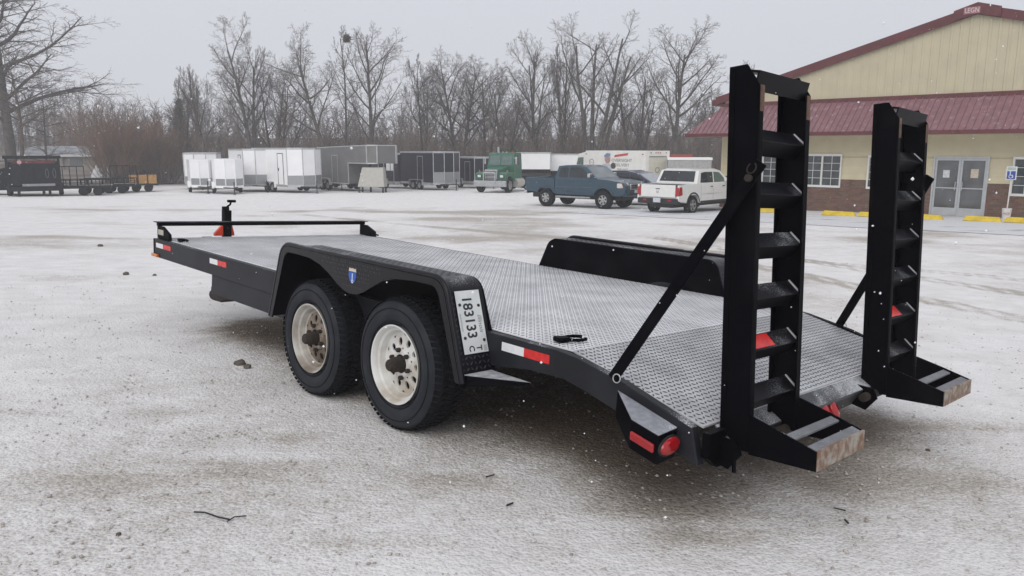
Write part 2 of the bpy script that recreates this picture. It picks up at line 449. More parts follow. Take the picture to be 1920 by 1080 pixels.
# loose stones on the near gravel: too many to count
def make_gravel():
    rng = np.random.RandomState(5); n = 9000
    y = 1.5 + rng.rand(n) ** 1.5 * 8.5; x = (rng.rand(n) * 2 - 1) * (y * .72 + .2)
    z = np.array([gz(a, b) for a, b in zip(x, y)])
    r = .0028 + rng.rand(n) ** 4 * .008
    base = np.array([(1, 0, 0), (0, 1, 0), (-1, 0, 0), (0, -1, 0), (0, 0, .7), (0, 0, -.7)])
    V = base[None] * (r[:, None, None]) * (0.6 + .8 * rng.rand(n, 6, 1))
    th = rng.rand(n) * 6.28; c, s = np.cos(th)[:, None], np.sin(th)[:, None]
    V = np.stack([V[..., 0] * c - V[..., 1] * s, V[..., 0] * s + V[..., 1] * c, V[..., 2]], -1) + np.stack([x, y, z + r * .3], -1)[:, None]
    f = np.array([(0, 1, 4), (1, 2, 4), (2, 3, 4), (3, 0, 4), (1, 0, 5), (2, 1, 5), (3, 2, 5), (0, 3, 5)])
    F = (np.arange(n) * 6)[:, None, None] + f[None]
    m = P('loose_stone', (.33, .295, .255), .9, col2=(.62, .60, .58), thr=(.3, .7), scale=9)
    tag(link_mesh('gravel', fast_mesh('gravel', V.reshape(-1, 3), F.reshape(-1, 3), True), m), 'loose grey and tan stones scattered over the near lot', 'gravel', kind='stuff')
make_gravel()

# ------------------------------------------------------------------ the equipment trailer
DW = 1.085                       # half width of the deck
ZOFF = .616
tr = empty('equipment_trailer', TL + TR @ Vector((0, 0, -ZOFF)), 0, 'black open equipment trailer with steel tread deck and two upright loading ramps', 'trailer')
tr.rotation_mode = 'QUATERNION'; tr.rotation_quaternion = TR.to_quaternion()
TOFF = (0, 0, ZOFF)
def tp(mb, name, mat, parent=None, bevel=0.0, smooth=None, seg=2):
    return mb.build(name, mat, parent or tr, bevel, smooth, TOFF if parent is None else (0, 0, 0), seg)

PLATE = P('snow_dusted_tread_plate', (.60, .605, .62), .5, col2=(.82, .83, .85), thr=(.35, .65), scale=3.2, bump=.15, bscale=300)
PLATE2 = P('damp_tread_plate', (.36, .365, .38), .36, col2=(.60, .61, .63), thr=(.35, .7), scale=4, bump=.15, bscale=300)
LUG = P('worn_tread_lug', (.045, .046, .052), .35, var=.4, scale=5)
LUGF = P('black_tread_lug', (.03, .03, .035), .3, var=.3, scale=5)

def lug_mesh(name, rects, pitch, ln, wd, ht):
    """rects: list of (origin, eu, ev, lu, lv): raised tread bars of alternating direction"""
    VV = []; 
    for o, eu, ev, lu, lv in rects:
        o = np.array(o); eu = np.array(eu); ev = np.array(ev); nn = np.cross(eu, ev)
        iu, iv = np.meshgrid(np.arange(int(lu / pitch)), np.arange(int(lv / pitch)))
        iu = iu.ravel(); iv = iv.ravel()
        cu = (iu + .5) * pitch; cv = (iv + .5) * pitch
        par = ((iu + iv) % 2).astype(float)
        ang = np.where(par > 0, math.pi / 4, -math.pi / 4)
        du = np.cos(ang)[:, None] * eu + np.sin(ang)[:, None] * ev
        dv = -np.sin(ang)[:, None] * eu + np.cos(ang)[:, None] * ev
        C = o + cu[:, None] * eu + cv[:, None] * ev
        q = [C - du * ln, C - dv * wd, C + du * ln, C + dv * wd, C - du * ln * .45 + nn * ht, C + du * ln * .45 + nn * ht]
        VV.append(np.stack(q, 1))
    V = np.concatenate(VV); n = len(V)
    f = np.array([(0, 1, 4, 4), (1, 5, 4, 4), (1, 2, 5, 5), (2, 3, 5, 5), (3, 4, 5, 5), (3, 0, 4, 4)])[:, :3]
    F = (np.arange(n) * 6)[:, None, None] + f[None]
    return fast_mesh(name, V.reshape(-1, 3), F.reshape(-1, 3), False)

LM, LD, DZ = 5.04, .68, .156
sl = math.atan2(DZ, LD); ru = Vector((-math.cos(sl), 0, -math.sin(sl)))
deck = tp(MB().box(0, LM, -1.065, 1.065, -.006, 0), 'deck_plate', PLATE)
o = link_mesh('tread_pattern', lug_mesh('tread_pattern', [((0.004, -1.06, .0003), (1, 0, 0), (0, 1, 0), LM - .01, 2.12)], .0265, .0124, .0047, .0017), LUG, deck); tag(o, kind='stuff')
m = MB(); L_ = math.hypot(LD, DZ)
c0, c1 = Vector((0, 0, -.001)), ru * L_
m.hexa([(0, -1.065, -.007), (0, 1.065, -.007), (-LD, 1.065, -DZ - .007), (-LD, -1.065, -DZ - .007), (0, -1.065, -.001), (0, 1.065, -.001), (-LD, 1.065, -DZ), (-LD, -1.065, -DZ)])
dove = tp(m, 'dovetail_plate', PLATE2)
o = link_mesh('tread_pattern', lug_mesh('tread_pattern', [(tuple(Vector((0, 1.06, 0)) + Vector((-.003, 0, .0003))), tuple(ru), (0, -1, 0), L_ - .005, 2.12)], .0265, .0124, .0047, .0017), LUG, dove); tag(o, kind='stuff')

# side rails with the arched rear end
rail = [(5.06, -.002), (.42, -.008), (.06, -.004), (-.06, -.014), (-.33, -.065), (-.66, -.158), (-.70, -.30), (-.60, -.275), (-.40, -.215), (-.14, -.152), (0, -.125), (.22, -.132), (.45, -.167), (5.06, -.167)]
for s in (1, -1):
    a, b = (1.067, 1.112) if s > 0 else (-1.112, -1.067)
    tp(MB().prism(rail, 'y', a, b), 'side_rail', GREYP if s > 0 else BLACK, bevel=.004)
    a, b = (1.04, 1.098) if s > 0 else (-1.098, -1.04)
    tp(MB().prism([(3.81, -.171), (3.82, -.322), (.66, -.31), (.62, -.171)], 'y', a, b), 'lower_rail', GREYP, bevel=.004)
tp(MB().box(5.03, 5.075, -1.112, 1.112, -.165, -.004), 'front_beam', BLACK, bevel=.004)
tp(MB().box(5.0765, 5.079, 1.00, 1.10, -.07, -.03), 'reflector_tape', WHTR)
for x in np.arange(.3, 4.9, .41): tp(MB().box(x, x + .05, -1.03, 1.03, -.10, -.012), 'cross_member', DARK)
for s in (-1, 1): tp(MB().box(-.3, 5.0, s * .72 - .03, s * .72 + .03, -.19, -.102), 'main_beam', DARK)
# rusty drop foot behind the lower rail
fo = tp(MB().prism([(4.02, -.30), (4.02, -.395), (3.97, -.41), (3.83, -.405), (3.80, -.385), (3.62, -.345), (3.62, -.30)], 'y', .90, 1.02), 'drop_foot', RUST, bevel=.006)
MB().lathe([(0, -.02), (.045, -.02), (.05, 0), (.045, .02), (0, .02)], (4.10, .95, -.385), 'x', 12).build('foot_pin', RUST, fo, 0, 40)

# front stop rail
fr = tp(MB().box(5.0, 5.05, -1.09, 1.09, .112, .143), 'stop_rail', BLACK, bevel=.003)
MB().box(4.955, 5.075, -1.10, 1.11, .144, .149).build('top_flange', BLACK, fr)
for y in (1.07, -1.07):
    g = MB().prism([(5.055, .001), (4.76, .001), (4.77, .055), (4.93, .111), (5.055, .111)], 'y', y - .012, y + .012).build('rail_gusset', BLACK, fr, .002)
MB().box(4.90, 5.03, 1.0825, 1.084, .035, .082).build('data_sticker', P('pale_sticker', (.42, .40, .33), .6), fr)

# reflective tape on the left rail
for x0, x1 in ((4.996, 4.645), (3.81, 3.50), (.404, .092)):
    xm = x0 + (x1 - x0) * .48
    tp(MB().box(xm + .001, x0, 1.1125, 1.1145, -.077, -.036), 'white_tape', WHTR)
    tp(MB().box(x1, xm - .001, 1.1125, 1.1145, -.077, -.036), 'red_tape', REDR)
tp(MB().box(4.93, 5.07, 1.1125, 1.135, -.163, -.135), 'amber_marker', AMBER, bevel=.006)

# ---- fenders
def arc(cx, cz, r, a0, a1, n=7):
    return [(cx + r * math.cos(RAD(a0 + (a1 - a0) * i / n)), cz + r * math.sin(RAD(a0 + (a1 - a0) * i / n))) for i in range(n + 1)]
FT = .243; FR = .105
fa = math.degrees(math.atan2(.20, .46))
path = [(2.365, -.235)] + arc(2.125, FT - FR, FR, fa, 90) + arc(.69, FT - FR, FR, 90, 180 - 18) + [(.455, -.225)]
def make_fender(s):
    yo, yi = s * 1.318, s * 1.086
    f = MB(); n = len(path)
    inn = []
    for i, (x, z) in enumerate(path):      # inner offset of 5 mm
        p0 = path[max(i - 1, 0)]; p1 = path[min(i + 1, n - 1)]
        t = Vector((p1[0] - p0[0], p1[1] - p0[1])).normalized(); inn.append((x + t.y * .006, z - t.x * .006) if False else (x - (-t.y) * -.006, z - t.x * -.006))
    vs = [(x, yo, z) for x, z in path] + [(x, yi, z) for x, z in path]
    cx, cz = 1.4, -.1
    vs += [(x + (cx - x) * .006, yo, z + (cz - z) * .02) for x, z in path] + [(x + (cx - x) * .006, yi, z + (cz - z) * .02) for x, z in path]
    fs = []
    for i in range(n - 1):
        fs += [(i, i + 1, n + i + 1, n + i), (2 * n + i, 3 * n + i, 3 * n + i + 1, 2 * n + i + 1), (i, 2 * n + i, 2 * n + i + 1, i + 1), (n + i, n + i + 1, 3 * n + i + 1, 3 * n + i)]
    fs += [(0, n, 3 * n, 2 * n), (n - 1, 3 * n - 1, 4 * n - 1, 2 * n - 1)]
    f.add(vs, fs)
    fe = tp(f, 'fender', BLACKF, smooth=40)
    # outer skirt: narrow lip, dipping to a tongue between the wheels
    lip = .028
    low = [(2.365 - .035, -.235)] + [(x - .028, z - .02) for x, z in arc(2.125, FT - FR, FR - .012, fa, 70, 5)]
    low += [(2.02, FT - .036), (1.86, FT - .042), (1.74, FT - .066), (1.64, FT - .105), (1.56, FT - .146), (1.49, FT - .174), (1.42, FT - .187), (1.35, FT - .182), (1.28, FT - .158), (1.20, FT - .118), (1.11, FT - .075), (1.0, FT - .048), (.84, FT - .036)]
    low += [(x + .03, z - .018) for x, z in arc(.69, FT - FR, FR - .012, 110, 162, 5)] + [(.455 + .035, -.225)]
    top = [(x + (cx - x) * .002, z - .001) for x, z in path]
    sk = MB().prism(top + low[::-1], 'y', s * 1.312, s * 1.3225)
    sko = sk.build('skirt', BLACKF, fe)
    # inner wall standing on the deck edge
    MB().prism([(x, z) if z > 0 else (x, -.02) for x, z in ([(2.31, -.02)] + [(x - .0, z - .004) for x, z in path[1:-1]] + [(.515, -.02)])], 'y', s * 1.074, s * 1.086).build('inner_wall', BLACK, fe)
    # rolled outer edge
    rl_ = MB(); ctr = []
    for i, (x, z) in enumerate(path):
        p0 = path[max(i - 1, 0)]; p1 = path[min(i + 1, n - 1)]; t_ = Vector((p1[0] - p0[0], p1[1] - p0[1])).normalized()
        ctr.append(Vector((x, s * 1.311, z)) + Vector((t_.y, 0, -t_.x)) * -.010 * (-1 if t_.x < 0 else 1) * (1 if t_.x < 0 else -1))
    K = 10; vs = []
    for i, c_ in enumerate(ctr):
        t_ = (ctr[min(i + 1, n - 1)] - ctr[max(i - 1, 0)]).normalized(); u_ = Vector((0, 1, 0)); v_ = t_.cross(u_).normalized()
        for k in range(K): a_ = 2 * math.pi * k / K; vs.append(c_ + u_ * (.0135 * math.cos(a_)) + v_ * (.0135 * math.sin(a_)))
    rl_.add(vs, [(i * K + k, i * K + (k + 1) % K, (i + 1) * K + (k + 1) % K, (i + 1) * K + k) for i in range(n - 1) for k in range(K)])
    rl_.build('rolled_edge', BLACKF, fe, 0, 60)
    # tread pattern on top and on the rear slope
    rb = Vector((path[-1][0] - path[-2][0], 0, path[-1][1] - path[-2][1])); rl = rb.length; rb.normalize()
    a = Vector((2.14, 0, FT + .0003)); rects = []
    if s > 0:
        rects.append(((2.11, yo - .022, FT + .0004), (-1, 0, 0), (0, -1, 0), 1.41, .205))
        nn = rb.cross(Vector((0, -1, 0)))
        st = Vector((path[-2][0], yo - .022, path[-2][1])) + nn * .0006
        rects.append((tuple(st), tuple(rb), (0, -1, 0), rl, .205))
    else:
        rects.append(((2.11, yi, FT + .0004), (-1, 0, 0), (0, -1, 0), 1.41, .205))
        nn = rb.cross(Vector((0, -1, 0)))
        st = Vector((path[-2][0], yi, path[-2][1])) + nn * .0006
        rects.append((tuple(st), tuple(rb), (0, -1, 0), rl, .205))
    o = link_mesh('tread_pattern', lug_mesh('tread_pattern', rects, .0265, .0124, .0047, .0017), LUGF, fe); tag(o, kind='stuff')
    if s > 0:   # tread on the skirt tongue
        o = link_mesh('skirt_tread', lug_mesh('skirt_tread', [((1.72, 1.3227, FT - .05), (-1, 0, 0), (0, 0, 1), .60, .045), ((1.60, 1.3227, FT - .118), (-1, 0, 0), (0, 0, 1), .38, .07), ((1.50, 1.3227, FT - .155), (-1, 0, 0), (0, 0, 1), .2, .037)], .022, .009, .003, .0016), LUGF, fe); tag(o, kind='stuff')
    return fe, rb
fL, rb = make_fender(1); make_fender(-1)

# shield decal on the skirt
def shield_pts(cx, cz, w, h, part):
    if part == 'crown': pts = [(-.5, .28), (-.42, .5), (-.2, .46), (0, .5), (.2, .46), (.42, .5), (.5, .28)]
    else: pts = [(-.5, .24), (.5, .24), (.5, 0), (.36, -.3), (0, -.5), (-.36, -.3), (-.5, 0)]
    return [(cx - x * w, cz + z * h) for x, z in pts]
sd = tp(MB().prism(shield_pts(1.39, .158, .074, .086, 'body'), 'y', 1.3235, 1.3250), 'shield_decal', P('decal_blue', (.015, .09, .42), .4))
MB().prism(shield_pts(1.39, .158, .074, .086, 'crown'), 'y', 1.3235, 1.3250).build('decal_crown', P('decal_cream', (.62, .56, .46), .5, col2=(.5, .3, .22), thr=(.5, .75), scale=120), sd)
DECW = P('decal_white', (.75, .77, .8), .4)
text_obj('1', .052, DECW, sd, Matrix(((-1, 0, 0, 1.39), (0, 0, 1, 1.3255), (0, 1, 0, .152), (0, 0, 0, 1))), 'numeral')
MB().lathe([(.006, 0), (.010, 0), (.010, .001), (.006, .001)], (1.39, 1.3252, .128), 'y', 14).build('ring_mark', DECW, sd)

# ---- licence plate on the rear slope of the left fender
nrm = rb.cross(Vector((0, -1, 0))).normalized()
pc = Vector((path[-2][0], 0, path[-2][1])) + rb * .135; pc.y = 1.192; pc = pc + nrm * .006
PM = Matrix(((rb.x, 0, nrm.x, pc.x), (rb.y, -1, nrm.y, pc.y), (rb.z, 0, nrm.z, pc.z), (0, 0, 0, 1)))
def plate_box(x0, x1, y0, y1, z0, z1): return MB().box(x0, x1, y0, y1, z0, z1, PM)
pl = tp(plate_box(-.152, .152, -.076, .076, -.001, .001), 'licence_plate', P('plate_white', (.66, .68, .67), .35, var=.06, scale=14), bevel=.003)
INK = P('plate_ink', (.02, .022, .03), .5)
text_obj('183133', .082, INK, pl, PM @ Matrix.Translation((-.022, -.012, .0014)), 'plate_number', .84, .0006, bold=.0016)
text_obj('T', .046, INK, pl, PM @ Matrix.Translation((.128, .018, .0014)), 'plate_suffix', .9, .0006, bold=.001)
text_obj('C', .046, INK, pl, PM @ Matrix.Translation((.128, -.028, .0014)), 'plate_suffix', .9, .0006, bold=.001)
text_obj('Illinois', .034, P('plate_grey_ink', (.2, .21, .24), .5), pl, PM @ Matrix.Translation((.012, .052, .0014)), 'plate_state', 1.0, .0005, shear=.3)
text_obj('Land of Lincoln', .014, P('plate_grey_ink', (.2, .21, .24), .5), pl, PM @ Matrix.Translation((0, -.063, .0014)), 'plate_motto', 1.0, .0005)
for x, y, mt in ((-.075, .058, RUST), (.094, .058, RUST), (-.085, -.058, INK), (.075, -.058, INK)):
    MB().lathe([(0, 0), (.008, 0), (.007, .004), (0, .005)], (0, 0, 0), 'z', 10).build('plate_bolt', mt, pl).matrix_local = PM @ Matrix.Translation((x, y, .001))
MB().box(.118, .146, .048, .068, .0012, .0016, PM).build('registration_sticker', P('sticker_grey', (.5, .52, .55), .5), pl)

# step plate and corner gusset behind the fender
tp(MB().prism([(.47, 1.30), (.20, 1.114), (.47, 1.114)], 'z', -.195, -.187), 'step_plate', P('snowy_step', (.42, .43, .45), .6, var=.25, scale=30, bump=.4, bscale=60), bevel=.001)
tp(MB().hexa([(.47, 1.302, -.245), (.47, 1.308, -.245), (.20, 1.122, -.20), (.20, 1.116, -.20), (.47, 1.302, -.187), (.47, 1.308, -.187), (.20, 1.122, -.187), (.20, 1.116, -.187)]), 'step_lip', BLACK)

# ---- wheels
def make_wheel(x, y, z, s, mat_rim, hubmat, name='wheel', disc=None):
    R = .355; w = .112
    # parent mesh: the tyre carcass; y outward = s
    c = (0, 0, 0)
    prof = [(.205, w * .72), (.215, w * .86), (.24, w * .98), (.275, w * 1.02), (.305, w * .99), (.328, w * .90), (.342, w * .78), (.3465, w * .6), (.3475, 0), (.3465, -w * .6), (.342, -w * .78), (.328, -w * .90), (.305, -w * .99), (.275, -w * 1.02), (.24, -w * .98), (.205, -w * .72)]
    t = MB().lathe(prof, c, 'y', 56); ty = tp(t, name, RUBBERS, smooth=50); ty.location = Vector((x, y, z + ZOFF))
    if s < 0: ty.rotation_euler = (0, 0, math.pi)
    # sidewall ribs
    rb_ = MB(); rb_.lathe([(.292, w * 1.005), (.294, w * 1.03), (.298, w * 1.03), (.300, w * .99)], c, 'y', 56); rb_.lathe([(.226, w * .94), (.228, w * .985), (.232, w * .985), (.234, w * .95)], c, 'y', 56)
    rb_.build('sidewall_rib', RUBBER, ty, 0, 40)
    # tread blocks, staggered in five rows with shoulder lugs
    b = MB(); NB = 62
    for row, (y0, y1, rr, off) in enumerate(((-.104, -.066, .350, .0), (-.060, -.026, .355, .35), (-.020, .020, .356, .1), (.026, .060, .355, .6), (.066, .104, .350, .25))):
        for k in range(NB):
            a0 = (k + off) / NB * 2 * math.pi; da = 2 * math.pi / NB * .36; tw = .035 * (1 if row % 2 else -1)
            p = []
            for rad in (.342, rr):
                for (aa, yy) in ((a0 - da, y0), (a0 + da, y0), (a0 + da + tw, y1), (a0 - da + tw, y1)):
                    r2 = rad - (.010 if (abs(yy) > .1 and rad > .345) else 0)
                    p.append((r2 * math.cos(aa), yy, r2 * math.sin(aa)))
            b.hexa(p)
    o = b.build('tread_block', RUBBER, ty); tag(o, kind='stuff')
    # rim: lip, barrel, disc with ten oval vents, hub
    rim = MB().lathe([(.200, w * .60), (.207, w * .92), (.211, w * .97), (.209, w * 1.0), (.203, w * .985), (.196, w * .90), (.190, w * .74), (.178, w * .66), (.172, w * .50), (.168, w * .40), (.158, w * .36)], c, 'y', 56)
    ro = rim.build('rim', mat_rim, ty, 0, 32)
    d = MB(); nh = 10; rc, r_in, r_out = .116, .078, .158; yd = w * .36
    for k in range(nh):
        a = 2 * math.pi * k / nh; hw_ = math.pi / nh; M_ = 20
        outer = []; hole = []; hole2 = []
        for i in range(M_):
            t_ = 2 * math.pi * i / M_; ca, sa = math.cos(t_), math.sin(t_)
            hole.append((rc + .022 * ca, .0165 * sa))
            mx_ = max(abs(ca), abs(sa)); u_, v_ = ca / mx_, sa / mx_
            rr = (rc + (r_out - rc) * u_) if u_ > 0 else (rc + (rc - r_in) * u_)
            outer.append((rr, v_ * hw_))
        vs = []
        for r_, an in outer: vs.append((r_ * math.cos(a + an), yd + .014 * (1 - (r_ - r_in) / (r_out - r_in)), r_ * math.sin(a + an)))
        for hx, hy in hole:
            r_ = hx; X_ = hx * math.cos(a) - hy * math.sin(a); Z_ = hx * math.sin(a) + hy * math.cos(a)
            vs.append((X_, yd + .014 * (1 - (r_ - r_in) / (r_out - r_in)) - .003, Z_))
        for hx, hy in hole:
            X_ = hx * math.cos(a) - hy * math.sin(a); Z_ = hx * math.sin(a) + hy * math.cos(a); vs.append((X_, yd - .004, Z_))
        fs = [(i, (i + 1) % M_, M_ + (i + 1) % M_, M_ + i) for i in range(M_)] + [(M_ + i, M_ + (i + 1) % M_, 2 * M_ + (i + 1) % M_, 2 * M_ + i) for i in range(M_)]
        d.add(vs, fs)
    d.lathe([(r_in, yd + .014), (.07, yd + .024), (.05, yd + .026)], c, 'y', 30)
    d.build('wheel_disc', disc or mat_rim, ty, 0, 40)
    MB().lathe([(0.01, -.03), (.19, -.03), (.19, -.036), (.01, -.036)], c, 'y', 24).build('brake_backing', DARK, ty)
    h = MB().lathe([(.042, yd + .02), (.040, yd + .066), (.036, yd + .078), (.033, yd + .084), (.031, yd + .098), (.026, yd + .104), (0.0, yd + .105)], c, 'y', 20)
    h.build('hub', hubmat, ty, 0, 35)
    nut = None
    for k in range(6):
        a = 2 * math.pi * (k + .3) / 6; q = (.073 * math.cos(a), yd + .022, .073 * math.sin(a))
        if nut is None: nut = MB().lathe([(.0125, 0), (.0125, .018), (.008, .024), (0, .025)], (0, 0, 0), 'y', 6).build('lug_nut', hubmat, ty, loc=q)
        else: link_mesh('lug_nut', nut.data, None, ty, q)
    return ty
make_wheel(1.899, 1.186, -.293, 1, RIMF, RUST, disc=RIMD)
make_wheel(1.021, 1.186, -.261, 1, RIMW, RUST)
make_wheel(1.899, -1.186, -.293, -1, RIMW, RUST)
make_wheel(1.021, -1.186, -.261, -1, RIMW, RUST)
for x, z in ((1.899, -.293), (1.021, -.261)):
    tp(MB().tube((x, -1.1, z), (x, 1.1, z), .038, .038, 12), 'axle', DARK)
    for s in (1, -1): tp(MB().prism([(x - .34, -.20), (x - .1, z + .045), (x + .1, z + .045), (x + .34, -.20), (x + .34, -.225), (x + .1, z + .02), (x - .1, z + .02), (x - .34, -.225)], 'y', s * .93 - .03, s * .93 + .03), 'leaf_spring', RUST)
tp(MB().prism([(2.40, -.02), (2.38, -.31), (.62, -.31), (.52, -.02)], 'y', 1.033, 1.039), 'inner_splash_wall', DARK)

# ---- D-rings
def dring(x, y, rz):
    M_ = Matrix.Translation((x, y, .004)) @ Matrix.Rotation(rz, 4, 'Z')
    b = MB().box(-.035, .03, -.028, .028, 0, .022, M_); o = tp(b, 'tie_down_bracket', BLACK, bevel=.006)
    pts = [M_ @ Vector((.015 + .055 * (1 - math.cos(t)) , .036 * math.sin(t), .012 + .002 * math.sin(t))) for t in np.linspace(-2.6, 2.6, 15)]
    MB().path([tuple(p) for p in pts], .0085, 6).build('ring', BLACK, o, 0, 60)
dring(.14, .985, -1.9); dring(4.70, 1.0, 3.0); dring(4.86, -1.05, 3.4); dring(.14, -.985, 1.9)

# ---- corner light boxes at the tail
LIGHTTOP = P('light_box_snowy_top', (.27, .28, .31), .6, var=.15, scale=40, snow=.35)
def light_box(s):
    A, B, C, D = [Vector(p) for p in ((-.296, 1.113, -.100), (-.60, 1.113, -.176), (-.606, 1.245, -.180), (-.478, 1.25, -.150))]
    sy = lambda p: Vector((p.x, s * p.y, p.z))
    top = [A, B, C, D]; dn = Vector((0, 0, -.115))
    m = MB().hexa([sy(p + dn) for p in top] + [sy(p) for p in top]); bx = tp(m, 'light_box', BLACK, bevel=.006)
    up = Vector((0, 0, .0015)); ce = (A + B + C + D) / 4
    ins = [p + (ce - p) * .025 for p in top]
    MB().hexa([sy(p + up * .3) for p in ins] + [sy(p + up * 2) for p in ins]).build('box_lid', LIGHTTOP, bx)
    # side marker on the outer face, oval stop lamp on the rear face
    t = (C - D).normalized(); mid = (C + D) / 2 + Vector((0, .003, -.052))
    m = MB(); q = []
    for dy in (0, .016):
        for a_, b_ in ((-.055, -.017), (.055, -.017), (.055, .017), (-.055, .017)): q.append(sy(mid + t * a_ + Vector((0, dy, b_))))
    m.hexa(q).build('side_marker', REDL, bx, .006)
    cb = (C + B) / 2 + Vector((-.004, .0, -.050)); ex = (B - C).normalized(); nx = Vector((-1, 0, 0))
    def oval(rx, rz, d): return [sy(cb + ex * (rx * math.cos(a)) + Vector((0, 0, rz * math.sin(a))) + nx * d) for a in np.linspace(0, 2 * math.pi, 24, endpoint=False)]
    def loft(rings, name, mat):
        m = MB(); vs = sum(rings, []); n = 24; fs = [(j * n + i, j * n + (i + 1) % n, (j + 1) * n + (i + 1) % n, (j + 1) * n + i) for j in range(len(rings) - 1) for i in range(n)] + [tuple(range((len(rings) - 1) * n, len(rings) * n))]
        m.add(vs, fs).build(name, mat, bx, 0, 50)
    loft([oval(.072, .040, 0), oval(.072, .040, .006), oval(.065, .034, .008)], 'lamp_gasket', BLKP)
    loft([oval(.065, .034, .006), oval(.062, .032, .016), oval(.046, .022, .023), oval(.018, .009, .025)], 'stop_lamp', REDL)
light_box(1); light_box(-1)

# ---- tail beam, id lamps, hinge tube and hinge brackets
tp(MB().prism([(-.684, -.162), (-.755, -.205), (-.755, -.215), (-.70, -.30), (-.684, -.30)], 'y', -.99, .99), 'tail_beam', P('tail_beam_paint', (.05, .052, .058), .4, var=.3, scale=9, snow=.55), bevel=.003)
for k in range(3):
    o = tp(MB().lathe([(0, .0), (.028, .0), (.028, .012), (.018, .022), (0, .024)], (0, 0, 0), 'x', 16), 'identification_lamp', REDL, smooth=40)
    o.matrix_local = Matrix.Translation((-.750, .24 - .085 * k, -.252 + ZOFF)) @ Matrix.Rotation(math.pi, 4, 'Z') @ Matrix.Rotation(RAD(-30), 4, 'Y') @ Matrix.Diagonal((1.2, 1.0, 1.7, 1))
HX, HZ = -.775, -.235
for ya, yb in ((-1.0, -.22), (.50, 1.0)): tp(MB().tube((HX, ya, HZ), (HX, yb, HZ), .022, .022, 12), 'hinge_tube', RUST, smooth=50)
for y in (1.02, .52, -.27, -.84, -.99):
    tp(MB().prism([(-.70, -.185), (-.80, -.19), (-.825, -.235), (-.775, -.305), (-.70, -.29)], 'y', y - .006, y + .006), 'hinge_bracket', BLACK, bevel=.002)
tp(MB().tube((-.79, 1.02, -.20), (-.80, 1.02, -.31), .008, .008, 6), 'hinge_pin', BLACK)
tp(MB().prism([(.99, -.165), (1.10, -.165), (1.10, -.26), (1.03, -.31), (.90, -.31)], 'x', -.70, -.735), 'corner_gusset', BLACK, bevel=.003)

